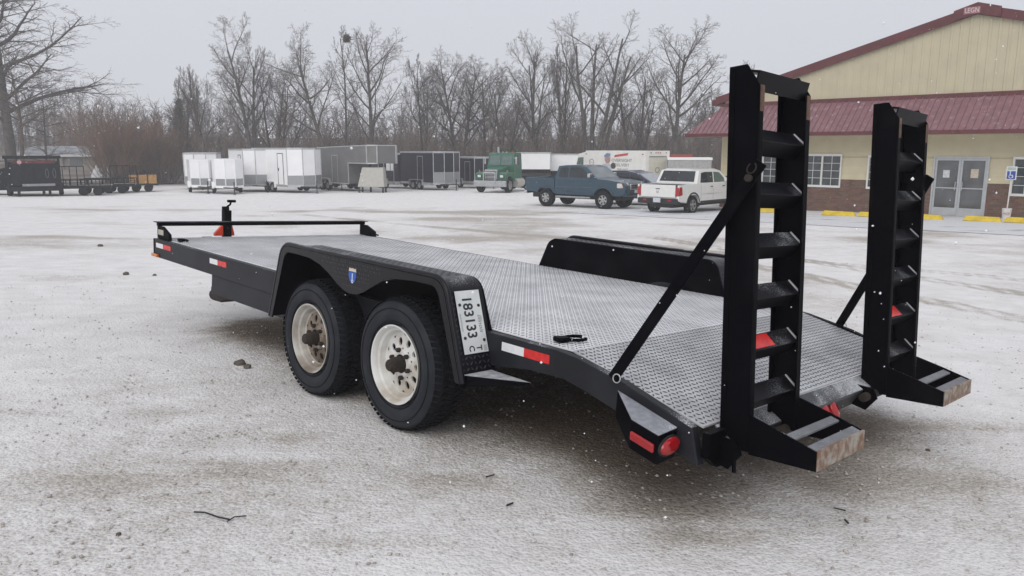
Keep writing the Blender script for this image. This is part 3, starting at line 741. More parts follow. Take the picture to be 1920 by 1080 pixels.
# ---- ramps
lean = math.atan2(.104, 1.357)
def ramp(y0, y1, first):
    # ramp frame: s up along the stile, t towards the rear
    O = Vector((-.700, 0, -.167)); es = Vector((math.sin(lean), 0, math.cos(lean))); et = Vector((-math.cos(lean), 0, math.sin(lean)))
    def W(s, t, y): v = O + es * s + et * t; return (v.x, y, v.z)
    def bar(poly, ya, yb):
        m = MB(); n = len(poly); vs = [W(s, t, ya) for s, t in poly] + [W(s, t, yb) for s, t in poly]
        return m.add(vs, [tuple(range(n)), tuple(range(2 * n - 1, n - 1, -1))] + [(i, i + n, (i + 1) % n + n, (i + 1) % n) for i in range(n)])
    rp = bar([(-.07, 0), (1.36, 0), (1.362, .072), (1.285, .122), (-.075, .122)], y1 - .007, y1)
    ro = tp(rp, 'loading_ramp', BLACK, bevel=.002)
    def sub(mb, name, mat, bevel=.0015): return mb.build(name, mat, ro, bevel)
    sub(bar([(-.07, 0), (1.36, 0), (1.362, .072), (1.285, .122), (-.075, .122)], y0, y0 + .007), 'stile', BLACK)
    for a, b in ((y1 - .036, y1 - .0075), (y0 + .0075, y0 + .036)):
        sub(bar([(-.075, .1145), (1.283, .1145), (1.283, .1225), (-.075, .1225)], a, b), 'rear_flange', BLACK)
        sub(bar([(1.19, .1228), (1.2838, .1228), (1.2838, .1245), (1.19, .1245)], a, b), 'worn_end', P('worn_end_rust', (.16, .085, .05), .8, col2=(.05, .04, .035), thr=(.35, .7), scale=30), 0)
        sub(bar([(-.07, 0), (1.355, 0), (1.355, .008), (-.07, .008)], a, b), 'front_flange', BLACK)
    # weld rib on the outer face
    sub(bar([(-.05, .022), (1.35, .022), (1.35, .026), (-.05, .026)], y1 + .0002, y1 + .003), 'edge_bead', BLACK, 0)
    for k in range(7):
        sc = 1.285 - .1965 * k
        leg = .072; th = .008; r2 = math.sqrt(.5)
        if k == 0:
            g = [(sc + .062, .052), (sc + .050, .120), (sc - .02, .100), (sc - .015, .092), (sc + .042, .110), (sc + .054, .050)]
        else:
            g = [(sc + leg * r2, .112 - leg * r2), (sc, .112), (sc - leg * r2, .112 - leg * r2), (sc - leg * r2 + th * r2, .112 - leg * r2 - th * r2), (sc, .112 - th * 1.41), (sc + leg * r2 - th * r2, .112 - leg * r2 - th * r2)]
        sub(bar(g, y0 + .0078, y1 - .0078), 'rung', P('snowy_rung', (.004, .004, .006), .4, var=.3, scale=12, snow=.24, spec=.1), .001)
        # weld bead at the right end, bright with caught snow
        v0 = Vector(W(sc + leg * r2 * .98, .112 - leg * r2, y0 + .011)); v1 = Vector(W(sc + .002, .113, y0 + .011))
        if k: sub(MB().tube(v0, v1, .0050, .0050, 6), 'weld_bead', P('snow_caught', (.42, .43, .46), .8), 0)
        if k == 5:
            ya, yb = (y1 - .036, y1 - .215)
            q = []
            for off in (.0006, .002):
                for (ss, tt, yy) in ((.93, 0, ya), (.12, 0, ya), (.12, 0, yb), (.93, 0, yb)):
                    s_ = sc + leg * r2 * ss + off * r2; t_ = .112 - leg * r2 * ss + off * r2; q.append(W(s_, t_, yy))
            sub(MB().hexa(q), 'rung_reflector', REDR, 0)
    # shoe at the foot
    for y in (y1 - .008, y0):
        sub(MB().prism([(-.830, -.240), (-1.088, -.224), (-1.083, -.152), (-.950, -.118), (-.818, -.088)], 'y', y, y + .008), 'shoe_side', BLACK)
    # toe plate between the side plates
    sub(MB().hexa([(-1.0835, y0 + .0085, -.222), (-1.0835, y1 - .0085, -.222), (-1.092, y1 + .0005, -.2225), (-1.092, y0 - .0005, -.2225), (-1.0795, y0 + .0085, -.150), (-1.0795, y1 - .0085, -.150), (-1.088, y1 + .0005, -.150), (-1.088, y0 - .0005, -.150)]), 'toe_plate', RUSTL, .001)
    STR = P('strap_steel', (.16, .165, .18), .5, var=.15, scale=15, snow=.2)
    sub(MB().prism([(-.955, -.128), (-.990, -.137), (-.990, -.145), (-.955, -.136)], 'y', y0 + .0085, y1 - .0085), 'strap', STR, .001)
    sub(MB().prism([(-1.040, -.146), (-1.078, -.156), (-1.078, -.164), (-1.040, -.154)], 'y', y0 + .0085, y1 - .0085), 'strap', STR, .001)
    return ro
ramp(.57, .98, True); ramp(-.775, -.362, False)

def brace(p, q, yy):
    p = Vector(p); q = Vector(q); d = (q - p).normalized(); n = Vector((0, 1, 0)); w = d.cross(n).normalized(); n = w.cross(d).normalized()
    m = MB(); h = .024; t = .006; e0 = p - d * .02; e1 = q + d * .07
    m.hexa([e0 - w * h - n * t, e0 + w * h - n * t, e0 + w * h + n * t, e0 - w * h + n * t, e1 - w * h - n * t, e1 + w * h - n * t, e1 + w * h + n * t, e1 - w * h + n * t])
    o = tp(m, 'ramp_brace', BLACK, bevel=.003)
    c = q + n * (t + .001) * yy
    MB().tube(c - n * .012, c + n * .014, .014, .014, 10).build('pivot_bolt', RUST, o)
    rg = [tuple(p + n * (t + .006) * yy + d * (.018 * math.cos(a)) + w * (.018 * math.sin(a) + .02)) for a in np.linspace(0, 6.28, 12)]
    MB().path(rg, .0025, 5).build('clip_ring', SILVER, o)
    rg = [tuple(q + n * (t + .008) * yy + d * (.02 * math.cos(a) + .035) + w * (.016 * math.sin(a) - .012)) for a in np.linspace(0, 5.2, 12)]
    MB().path(rg, .003, 5).build('clip_ring', RUST, o)
brace((-.291, 1.128, -.035), (-.735, 1.0, .785), 1)
brace((-.250, -1.128, -.05), (-.735, -.79, .80), -1)

# ---- tongue and jack
for s in (1, -1):
    m = MB(); a = Vector((5.05, s * .62, 0)); b = Vector((6.42, s * .05, 0)); d = (b - a).normalized(); n = Vector((-d.y, d.x, 0)) * .03
    m.hexa([a - n + Vector((0, 0, -.29)), b - n + Vector((0, 0, -.29)), b + n + Vector((0, 0, -.29)), a + n + Vector((0, 0, -.29)), a - n + Vector((0, 0, -.18)), b - n + Vector((0, 0, -.18)), b + n + Vector((0, 0, -.18)), a + n + Vector((0, 0, -.18))])
    tp(m, 'tongue_beam', BLACK, bevel=.004)
tp(MB().prism([(6.40, -.16), (6.62, -.16), (6.70, -.19), (6.70, -.24), (6.40, -.27)], 'y', -.06, .06), 'coupler', BLACK, bevel=.01)
jk = tp(MB().box(6.03, 6.11, -.04, .04, -.50, .184), 'jack', BLACK, bevel=.004)
jk2 = MB().tube((6.07, 0, -.50), (6.07, 0, -.66), .028, .028, 10); jk2.lathe([(0, 0), (.11, 0), (.11, .015), (0, .02)], (6.07, 0, -.675), 'z', 14); jk2.build('jack_leg', RUST, jk)
MB().box(6.04, 6.10, -.02, .045, .184, .225).build('jack_gearbox', BLACK, jk, .008)
MB().path([(6.07, .0, .215), (6.07, -.012, .228), (6.07, -.04, .245), (6.07, -.048, .278)], .011, 6).build('jack_crank', BLACK, jk, 0, 50)
MB().tube((6.07, -.01, .284), (6.07, -.10, .284), .015, .015, 8).build('crank_grip', BLACK, jk)
ORN = P('safety_red_paint', (.55, .05, .02), .45, var=.2, scale=10)
for a, b in ((.045, .14), (-.045, -.08)): tp(MB().prism([(a, -.095), (b, -.095), (b, -.07), (a, .035 if b > 0 else .06)], 'x', 6.05, 6.09), 'jack_gusset', ORN, bevel=.003)
# ------------------------------------------------------------------ the shop building
TAN = P('tan_vinyl_siding', (.60, .535, .365), .6, var=.05, scale=2)
TANM = P('tan_ribbed_steel', (.50, .45, .31), .5, var=.05, scale=1.5)
MAROON = P('maroon_trim', (.105, .022, .024), .5, var=.15, scale=4)
MARO2 = P('maroon_roof_steel', (.205, .098, .112), .42, var=.10, scale=3, snow=.25)
WFRAME = P('white_window_vinyl', (.72, .72, .70), .4, var=.03)
ALU = P('door_aluminium', (.47, .49, .51), .4, metal=.3, var=.06)
DGLASS = P('door_glass', (.10, .105, .11), .08, var=.35, scale=1.2, spec=.7)
WGLASS = P('window_glass', (.035, .045, .052), .05, var=.5, scale=2.0, spec=.8)

def brick_material():
    m = bpy.data.materials.new('brown_brick'); m.use_nodes = True
    nt = m.node_tree; N = nt.nodes; L = nt.links; b = N['Principled BSDF']; b.inputs['Roughness'].default_value = .9
    tc = N.new('ShaderNodeTexCoord'); mp = N.new('ShaderNodeMapping'); mp.inputs['Rotation'].default_value = (RAD(90), 0, 0)
    L.new(tc.outputs['Object'], mp.inputs['Vector'])
    br = N.new('ShaderNodeTexBrick'); br.inputs['Scale'].default_value = 4.2; br.inputs['Color1'].default_value = (.115, .06, .042, 1); br.inputs['Color2'].default_value = (.17, .098, .072, 1)
    br.inputs['Mortar'].default_value = (.15, .125, .11, 1); br.inputs['Mortar Size'].default_value = .018; br.inputs['Row Height'].default_value = .30; br.inputs['Brick Width'].default_value = 1.0
    L.new(mp.outputs[0], br.inputs['Vector'])
    n = N.new('ShaderNodeTexNoise'); n.inputs['Scale'].default_value = 9; n.inputs['Detail'].default_value = 5; L.new(tc.outputs['Object'], n.inputs['Vector'])
    mx = N.new('ShaderNodeMix'); mx.data_type = 'RGBA'; mx.blend_type = 'OVERLAY'; mx.inputs['Factor'].default_value = .5
    L.new(br.outputs['Color'], mx.inputs['A']); L.new(n.outputs['Color'], mx.inputs['B']); L.new(mx.outputs['Result'], b.inputs['Base Color'])
    bp = N.new('ShaderNodeBump'); bp.inputs['Strength'].default_value = .6; bp.inputs['Distance'].default_value = .01; bp.invert = True
    L.new(br.outputs['Fac'], bp.inputs['Height']); L.new(bp.outputs[0], b.inputs['Normal'])
    return m
BRICK = brick_material()

shop = empty('shop_building', BO, RAD(-45), 'tan gabled shop building with maroon awning roof, brick base and glass double doors', 'building')
# local: x = u (along the front to the right), y = into the building, z up
UL, UR = -9.88, 9.88
wins = [(-8.55, -7.15, 1.0, 2.2), (-5.95, -4.47, .97, 2.2), (-3.30, -2.02, .97, 2.16), (1.67, 3.15, .90, 2.14), (5.0, 6.5, .95, 2.18)]
DOOR = (-.97, .88, 0, 2.20)
def openings(z0, z1):
    """x-intervals of solid wall between z0 and z1"""
    cuts = [(a, b) for a, b, c, d in wins + [DOOR] if c < z1 - .001 and d > z0 + .001]
    cuts.sort(); out = []; x = UL
    for a, b in cuts:
        if a > x: out.append((x, a))
        x = max(x, b)
    if x < UR: out.append((x, UR))
    return out
# brick base, proud of the siding
m = MB(); zs = [0, .90, .95, .97, 1.0, 1.25]
for z0, z1 in zip(zs[:-1], zs[1:]):
    for a, b in openings(z0, z1): m.box(a, b, -.055, .10, z0 - (.4 if z0 == 0 else 0), z1)
m.build('brick_base', BRICK, shop)
m = MB()
for a, b in openings(1.25, 1.29): m.box(a, b, -.075, -.004, 1.25, 1.285)
m.build('base_cap', TAN, shop)
# lap siding courses: one sawtooth sheet, each course too thin to pick apart
m = MB(); H0, H1, n = 1.285, 4.45, 30
ze = sorted(set([H0 + (H1 - H0) * i / n for i in range(n + 1)] + [2.14, 2.16, 2.18, 2.2]))
for z0, z1 in zip(ze[:-1], ze[1:]):
    ph = ((z0 - H0) / ((H1 - H0) / n)) % 1.0
    for a, b in openings(z0, z1):
        y0 = -.016 + .014 * min(ph, .99)
        m.hexa([(a, y0, z0), (b, y0, z0), (b, .10, z0), (a, .10, z0), (a, -.002, z1), (b, -.002, z1), (b, .10, z1), (a, .10, z1)])
tag(m.build('lap_siding', TAN, shop), kind='stuff')
MB().box(UL - .03, UL + .07, -.03, .10, 1.285, 3.1).build('corner_trim', TAN, shop)
# side wall and back
MB().box(UL, UL + .12, .101, 24, -.4, 4.72).build('side_wall', TANM, shop)
MB().box(UR - .12, UR, .101, 24, -.4, 4.72).build('side_wall', TANM, shop)
MB().box(UL, UR, 24, 24.1, -.4, 4.72).build('back_wall', TANM, shop)
# gable of ribbed steel
def rake(x): return 7.38 - .268 * abs(x)
m = MB().prism([(UL, 4.46), (UL, rake(UL)), (0, rake(0)), (UR, rake(UR)), (UR, 4.46)], 'y', .0, .1); m.build('gable', TANM, shop)
rib = None
for i in range(64):
    x = UL + .15 + i * .308
    if x > UR: break
    MB().hexa([(x - .035, -.022, 4.47), (x + .035, -.022, 4.47), (x + .055, -.0005, 4.47), (x - .055, -.0005, 4.47), (x - .035, -.022, rake(x - .035) - .03), (x + .035, -.022, rake(x + .035) - .03), (x + .055, -.0005, rake(x + .055) - .03), (x - .055, -.0005, rake(x - .055) - .03)]).build('gable_rib', TANM, shop)
# roof slopes and rake trim
for s in (-1, 1):
    MB().prism([(0, rake(0) + .005), (s * 10.25, rake(10.25) + .005), (s * 10.25, rake(10.25) + .12), (0, rake(0) + .12)], 'y', -.12, 24.3).build('roof', MARO2, shop)
    MB().prism([(0, rake(0) - .20), (s * 10.27, rake(10.27) - .20), (s * 10.27, rake(10.27) + .135), (0, rake(0) + .135)], 'y', -.165, -.122).build('rake_trim', MAROON, shop)
MB().prism([(-.75, rake(.75) - .16), (-.75, rake(.75) + .19), (0, rake(0) + .21), (.75, rake(.75) + .19), (.75, rake(.75) - .16), (0, rake(0) - .18)], 'y', -.215, -.166).build('peak_cap', MAROON, shop)
sg = MB().box(-.42, .10, -.232, -.217, rake(0) - .17, rake(0) + .06).build('peak_sign', P('sign_ground', (.30, .14, .15), .5), shop)
text_obj('LEGN', .24, P('sign_letters', (.62, .52, .53), .5), sg, Matrix(((1, 0, 0, -.16), (0, 0, -1, -.2335), (0, 1, 0, rake(0) - .055), (0, 0, 0, 1))), 'lettering', .78, .002)
# awning roof
AZ1, AZ0, AD = 4.36, 3.14, 1.3
ax0, ax1 = UL - .05, UR + .05
MB().hexa([(ax0 - 1.12, -AD, AZ0 - .03), (ax1 + 1.12, -AD, AZ0 - .03), (ax1, -.02, AZ1 - .03), (ax0, -.02, AZ1 - .03), (ax0 - 1.12, -AD, AZ0), (ax1 + 1.12, -AD, AZ0), (ax1, -.02, AZ1), (ax0, -.02, AZ1)]).build('awning_roof', MARO2, shop)
# left hip slope
MB().hexa([(ax0 - 1.12, -AD, AZ0 - .031), (ax0, -.02, AZ1 - .031), (ax0, 8, AZ1 - .031), (ax0 - 1.12, 8, AZ0 - .031), (ax0 - 1.12, -AD, AZ0 - .001), (ax0, -.02, AZ1 - .001), (ax0, 8, AZ1 - .001), (ax0 - 1.12, 8, AZ0 - .001)]).build('awning_return', MARO2, shop)
sd_ = Vector((0, AD - .02, AZ1 - AZ0)); sl_ = sd_.length
ribm = None
for i in range(110):
    x = ax0 - 1.0 + i * .2286
    if x > ax1 + 1.0: break
    # ribs beyond the wall corner stop at the hip
    f = 1.0
    if x < ax0: f = (x - (ax0 - 1.12)) / 1.12
    if x > ax1: f = ((ax1 + 1.12) - x) / 1.12
    o = Vector((x, -AD, AZ0)); e = o + sd_ * f; nn = Vector((0, -sd_.z, sd_.y)).normalized() * .036
    def rp_(p, w): return [(p.x - w, p.y, p.z), (p.x + w, p.y, p.z), (p.x + w * .45, p.y + nn.y, p.z + nn.z), (p.x - w * .45, p.y + nn.y, p.z + nn.z)]
    a, b = rp_(o, .022), rp_(e, .022)
    MB().add(a + b, [(0, 1, 5, 4), (1, 2, 6, 5), (2, 3, 7, 6), (3, 0, 4, 7), (0, 3, 2, 1), (4, 5, 6, 7)]).build('awning_rib', MARO2, shop)
MB().box(ax0 - 1.14, ax1 + 1.14, -AD - .03, -AD - .002, AZ0 - .145, AZ0 + .005).build('awning_fascia', MAROON, shop)
MB().box(ax0 - 1.145, ax0 - 1.115, -AD, 8, AZ0 - .145, AZ0 + .003).build('awning_fascia', MAROON, shop)
MB().box(ax0 - 1.11, ax1 + 1.11, -AD, .0, AZ0 - .14, AZ0 - .115).build('soffit', TAN, shop)
MB().box(ax0 - .1, ax1 + .1, -.06, -.018, AZ1 - .03, AZ1 + .13).build('awning_flashing', MAROON, shop)
MB().box(ax0 - .55, ax0 - .02, -.10, 1.2, AZ1 + .04, AZ1 + .30).build('gutter_end', MAROON, shop)

# windows
BLIND = P('window_poster_white', (.6, .62, .6), .6)
for k, (a, b, c, d) in enumerate(wins):
    f = .07
    w = MB()
    w.box(a - .01, b + .01, -.085, -.0565, d - .02, d + f).box(a - .01, b + .01, -.085, -.0565, c - f, c + .02).box(a - f, a - .011, -.085, -.0565, c - f, d + f).box(b + .011, b + f, -.085, -.0565, c - f, d + f)
    wo = w.build('window', WFRAME, shop)
    mid = (a + b) / 2
    MB().box(mid - .035, mid + .035, -.075, -.02, c + .02, d - .02).build('mullion', WFRAME, wo)
    for x0, x1 in ((a, mid - .036), (mid + .036, b)):
        MB().box(x0, x1, -.015, -.009, c, d).build('pane', WGLASS, wo)
        for t in (1 / 2,): MB().box(x0 + (x1 - x0) * t - .009, x0 + (x1 - x0) * t + .009, -.030, -.0155, c + .02, d - .02).build('muntin', WFRAME, wo)
        for t in (1 / 4, 2 / 4, 3 / 4): MB().box(x0, x1, -.032, -.017, c + (d - c) * t - .009, c + (d - c) * t + .009).build('muntin', WFRAME, wo)
    MB().box(a, b, .35, .36, c - .2, d + .2).build('dark_interior', P('dim_interior', (.05, .052, .055), .9, var=.6, scale=1.3), wo)
for x0, x1, z0, z1, c in ((-2.48, -2.36, 1.50, 1.74, (.6, .62, .62)), (-2.30, -2.10, 1.75, 1.88, (.58, .6, .58)), (-2.30, -2.10, 1.49, 1.70, (.22, .42, .22)), (-2.32, -2.06, 1.33, 1.47, (.55, .62, .6))):
    MB().box(x0, x1, -.040, -.034, z0, z1).build('window_notice', P('notice_%.2f_%.2f' % (x0, z0), c, .6), shop)
# doors
dr = MB()
a, b, c, d = DOOR
dr.box(a - .0, a + .06, -.07, .05, 0, d).box(b - .06, b, -.07, .05, 0, d).box(a + .06, b - .06, -.07, .05, d - .06, d)
dro = dr.build('door_frame', ALU, shop)
mid = (a + b) / 2
for k, (x0, x1) in enumerate(((a + .065, mid - .004), (mid + .004, b - .065))):
    lf = MB().box(x0, x0 + .07, -.04, .02, .02, d - .065).box(x1 - .07, x1, -.04, .02, .02, d - .065).box(x0 + .07, x1 - .07, -.04, .02, d - .145, d - .065).box(x0 + .07, x1 - .07, -.04, .02, .02, .31)
    lo = lf.build('door_leaf', ALU, shop)
    MB().box(x0 + .07, x1 - .07, -.014, -.008, .31, d - .145).build('glass_pane', DGLASS, lo)
    MB().box(x0 + .07, x1 - .07, -.05, -.02, 1.02, 1.06).build('push_bar', ALU, lo)
    hx = x1 - .11 if k == 0 else x0 + .11
    MB().path([(hx, -.045, .95), (hx, -.10, .97), (hx, -.10, 1.27), (hx, -.045, 1.29)], .014, 6).build('pull_handle', CHROME, lo)
for x0, x1, z0, z1, c in ((-.62, -.40, 1.42, 1.70, (.62, .63, .64)), (.30, .55, 1.43, 1.75, (.55, .48, .38))):
    MB().box(x0, x1, -.022, -.016, z0, z1).build('door_notice', P('door_notice_%.2f' % x0, c, .6, var=.15, scale=12), shop)
MB().box(a - .4, b + .4, -1.5, -.058, -.06, .018).build('threshold_slab', P('concrete', (.42, .41, .39), .85, var=.1, snow=.4), shop)
MB().box(-1.40, -1.28, -.4, -.28, 0, .35).build('blue_wiper_jug', P('blue_jug', (.03, .05, .25), .4), shop)

# yellow parking kerbs
YEL = P('yellow_kerb_paint', (.64, .46, .03), .6, var=.15, scale=6, snow=.1, bump=.15)
def kerb(u0, u1, n, lab):
    q = BO + BU * ((u0 + u1) / 2) + BN * n; q.z = gz(q.x, q.y) + .012
    h = (u1 - u0) / 2
    o = MB().hexa([(-h, -.09, 0), (h, -.09, 0), (h, .09, 0), (-h, .09, 0), (-h + .10, -.055, .17), (h - .10, -.055, .17), (h - .10, .055, .17), (-h + .10, .055, .17)]).build('parking_kerb', YEL, None, .02)
    o.location = q; o.rotation_euler = (0, 0, RAD(-45)); tag(o, lab, 'kerb', 'yellow parking kerbs along the shop front', 'thing')
kerb(-7.4, -5.62, -2.6, 'yellow parking kerb farthest from the doors, seen through the near ramp')
kerb(-3.85, -2.55, -2.98, 'yellow parking kerb left of the far ramp, farther piece of the pair')
kerb(-2.53, -1.10, -2.95, 'yellow parking kerb partly hidden behind the far ramp')
kerb(-1.08, .36, -2.9, 'yellow parking kerb ending just left of the glass doors')
kerb(.94, 2.10, -2.9, 'yellow parking kerb in front of the right door leaf')
kerb(2.12, 3.6, -2.9, 'yellow parking kerb beside the sign bucket at the right edge')

# accessible parking sign stuck in a bucket
q = BO + BU * 1.74 + BN * -.8; q.z = gz(q.x, q.y) + .012
bk = MB().lathe([(0, 0), (.125, 0), (.15, .36), (.155, .36), (.155, .375), (.14, .375), (.135, .30), (0, .30)], (0, 0, 0), 'z', 24).build('bucket', P('white_bucket', (.66, .66, .64), .5, var=.06), None, 0, 40, q)
tag(bk, 'white plastic bucket holding the accessible parking sign', 'bucket')
lb = text_obj('ACE', .10, P('bucket_red_print', (.5, .05, .06), .5), bk, Matrix.Rotation(RAD(-38), 4, 'Z') @ Matrix(((1, 0, 0, 0), (0, 0, -1, -.147), (0, 1, 0, .2), (0, 0, 0, 1))), 'lettering', 1.1, .002, shear=.2)
ps = empty('accessible_parking_sign', q + Vector((0, 0, .3)), RAD(-42), 'blue and white accessible parking sign on a thin white post', 'sign')
MB().tube((.0, 0, 0), (.02, 0, 1.15), .022, .022, 8).build('post', P('white_post', (.68, .67, .64), .5), ps)
MB().box(-.15, .17, -.012, -.004, 1.06, 1.52).build('sign_plate', P('sign_white', (.66, .68, .68), .5), ps, .01).location = (0, -.022, 0)
sb = MB().box(-.115, .135, -.0405, -.036, 1.09, 1.36).build('blue_panel', P('sign_blue', (.02, .06, .32), .5), ps)
sw = P('sign_symbol_white', (.7, .72, .75), .5)
sy_ = MB().lathe([(.045, 0), (.062, 0), (.062, .004), (.045, .004)], (0.0, -.046, 1.175), 'y', 20)
sy_.build('wheel_symbol', sw, sb); MB().lathe([(0, 0), (.022, 0), (.022, .004), (0, .004)], (-.02, -.046, 1.33), 'y', 12).build('head_symbol', sw, sb)
MB().box(-.035, -.008, -.045, -.0412, 1.21, 1.30).box(-.008, .06, -.045, -.0412, 1.21, 1.235).box(.05, .075, -.045, -.0412, 1.13, 1.21).build('figure_symbol', sw, sb)
MB().box(-.11, .13, -.0405, -.0365, 1.40, 1.49).build('green_panel', P('sign_green', (.35, .46, .40), .5), ps)
# ------------------------------------------------------------------ parked vehicles and trailers
def yaw_of(dx, dy): return math.atan2(dy, dx)

def road_wheel(root, x, y, z, R, w, rimr, rim_mat, spokes=6, side=1):
    prof = [(rimr, w * .45), (rimr * 1.05, w * .5), (R * .82, w * .52), (R * .95, w * .46), (R, w * .34), (R, -w * .34), (R * .95, -w * .46), (rimr, -w * .45)]
    t = MB().lathe(prof, (0, 0, 0), 'y', 28).build('wheel', RUBBER, root, 0, 40, (x, y, z))
    if side < 0: t.rotation_euler = (0, 0, math.pi)
    MB().lathe([(rimr * .99, w * .44), (rimr * .93, w * .46), (rimr * .88, w * .36), (rimr * .85, w * .10), (.01, w * .08)], (0, 0, 0), 'y', 28).build('rim_barrel', DARK if spokes else rim_mat, t, 0, 40)
    r = MB().lathe([(rimr * .97, w * .45), (rimr * .93, w * .475), (rimr * .87, w * .46), (rimr * .86, w * .40)], (0, 0, 0), 'y', 28)
    if spokes:
        for k in range(spokes):
            a = 2 * math.pi * k / spokes + .3; c, s = math.cos(a), math.sin(a)
            def q(rad, off, yy): return (rad * c - off * s, yy, rad * s + off * c)
            h0, h1 = rimr * .14, rimr * .20
            r.hexa([q(rimr * .12, -h0, w * .30), q(rimr * .12, h0, w * .30), q(rimr * .9, h1, w * .36), q(rimr * .9, -h1, w * .36), q(rimr * .12, -h0, w * .40), q(rimr * .12, h0, w * .40), q(rimr * .9, h1, w * .45), q(rimr * .9, -h1, w * .45)])
        r.lathe([(0, w * .44), (rimr * .2, w * .43), (rimr * .26, w * .34)], (0, 0, 0), 'y', 16)
    else:
        r.lathe([(rimr * .3, w * .10), (rimr * .26, w * .24), (0, w * .26)], (0, 0, 0), 'y', 14)
    r.build('rim', rim_mat, t, 0, 35)
    return t

class Body:
    """a car body extruded from its side outline, narrowed above the belt line"""
    def __init__(s, root, hw, belt, tum): s.r = root; s.hw = hw; s.belt = belt; s.tum = tum
    def y(s, z): return s.hw * (1 - s.tum * max(0, z - s.belt))
    def shell(s, pts, mat, name='body', bevel=.045, ends=None):
        m = MB().prism(pts, 'y', -s.hw, s.hw)
        o = m.build(name, mat, s.r, bevel, None, seg=3); me = o.data
        bm = bmesh.new(); bm.from_mesh(me)
        cuts = [((0, 0, s.belt), (0, 0, 1))] + [((xe, 0, 0), (1, 0, 0)) for xe, k in (ends or ())]
        for co, no in cuts: bmesh.ops.bisect_plane(bm, geom=bm.verts[:] + bm.edges[:] + bm.faces[:], plane_co=co, plane_no=no)
        for v in bm.verts:
            yy = s.y(v.co.z)
            for xe, k in (ends or ()):
                if (xe > 0 and v.co.x > xe) or (xe < 0 and v.co.x < xe): yy -= k * abs(v.co.x - xe)
            v.co.y = math.copysign(yy, v.co.y) if abs(v.co.y) > s.hw * .99 else v.co.y
        bm.to_mesh(me); bm.free()
        return o
    def side(s, pts, side, mat, name, off=.004, th=.012, parent=None):
        m = MB(); n = len(pts)
        vs = [(x, side * (s.y(z) + off), z) for x, z in pts] + [(x, side * (s.y(z) + off - th), z) for x, z in pts]
        return m.add(vs, [tuple(range(n)), tuple(range(2 * n - 1, n - 1, -1))] + [(i, i + n, (i + 1) % n + n, (i + 1) % n) for i in range(n)]).build(name, mat, parent or s.r)
    def screen(s, x0, z0, x1, z1, inset, mat, name, off=.008):
        d = Vector((x1 - x0, z1 - z0)).normalized(); n = Vector((d.y, -d.x)) if x1 < x0 else Vector((-d.y, d.x))
        if name == 'windscreen' and n.x < 0 or name == 'rear_window' and n.x > 0: n = -n
        q = []
        for o in (-.01, off):
            for (x, z) in ((x0, z0), (x1, z1)):
                for sg in ((1, -1) if (x, z) == (x0, z0) else (-1, 1)):
                    q.append((x + n.x * o, sg * (s.y(z) - inset), z + n.y * o))
        return MB().hexa(q).build(name, mat, s.r)

def arch(cx, cz, r, z0, n=10):
    """points of a wheel arch from the rear foot to the front foot, for an outline walked forward along the sill"""
    a0 = math.asin(max(-1, min(1, (z0 - cz) / r)))
    return [(cx - r * math.cos(a0 + (math.pi - 2 * a0) * i / n), cz + r * math.sin(a0 + (math.pi - 2 * a0) * i / n)) for i in range(n + 1)]

# ---- blue pickup, nose to the right and towards us
pr, pf_ = on_ground(1027, 387.5), on_ground(1130, 391)
hd = Vector((.775, -.632)); BLUE = P('blue_metallic_paint', (.016, .052, .082), .3, var=.08, coat=.6, scale=3, metal=.2)
rt = Vector((hd.y, -hd.x))
mid = (pr + pf_) / 2; cx_, cy_ = mid.x - rt.x * .80, mid.y - rt.y * .80
bp_ = empty('pickup_truck', (cx_, cy_, gz(cx_, cy_)), yaw_of(*hd), 'dark blue extended cab pickup with chrome grille and lifted wheels', 'pickup')
B = Body(bp_, .96, 1.28, .17)
sill = .60
low = [(-2.72, .78), (-2.2, .68)] + arch(-1.55, .42, .52, .64) + [(-.9, sill)] + [(.95, sill)] + arch(1.60, .42, .52, .62) + [(2.35, .60), (2.62, .66)]
B.shell(low + [(2.70, .80), (2.70, 1.06), (2.60, 1.20), (1.9, 1.30), (1.28, 1.345), (.62, 1.86), (.2, 1.925), (-.45, 1.925), (-.86, 1.88), (-1.02, 1.34), (-1.03, .86), (-2.70, .86)], BLUE, ends=((1.9, .10), (-5, 0)))
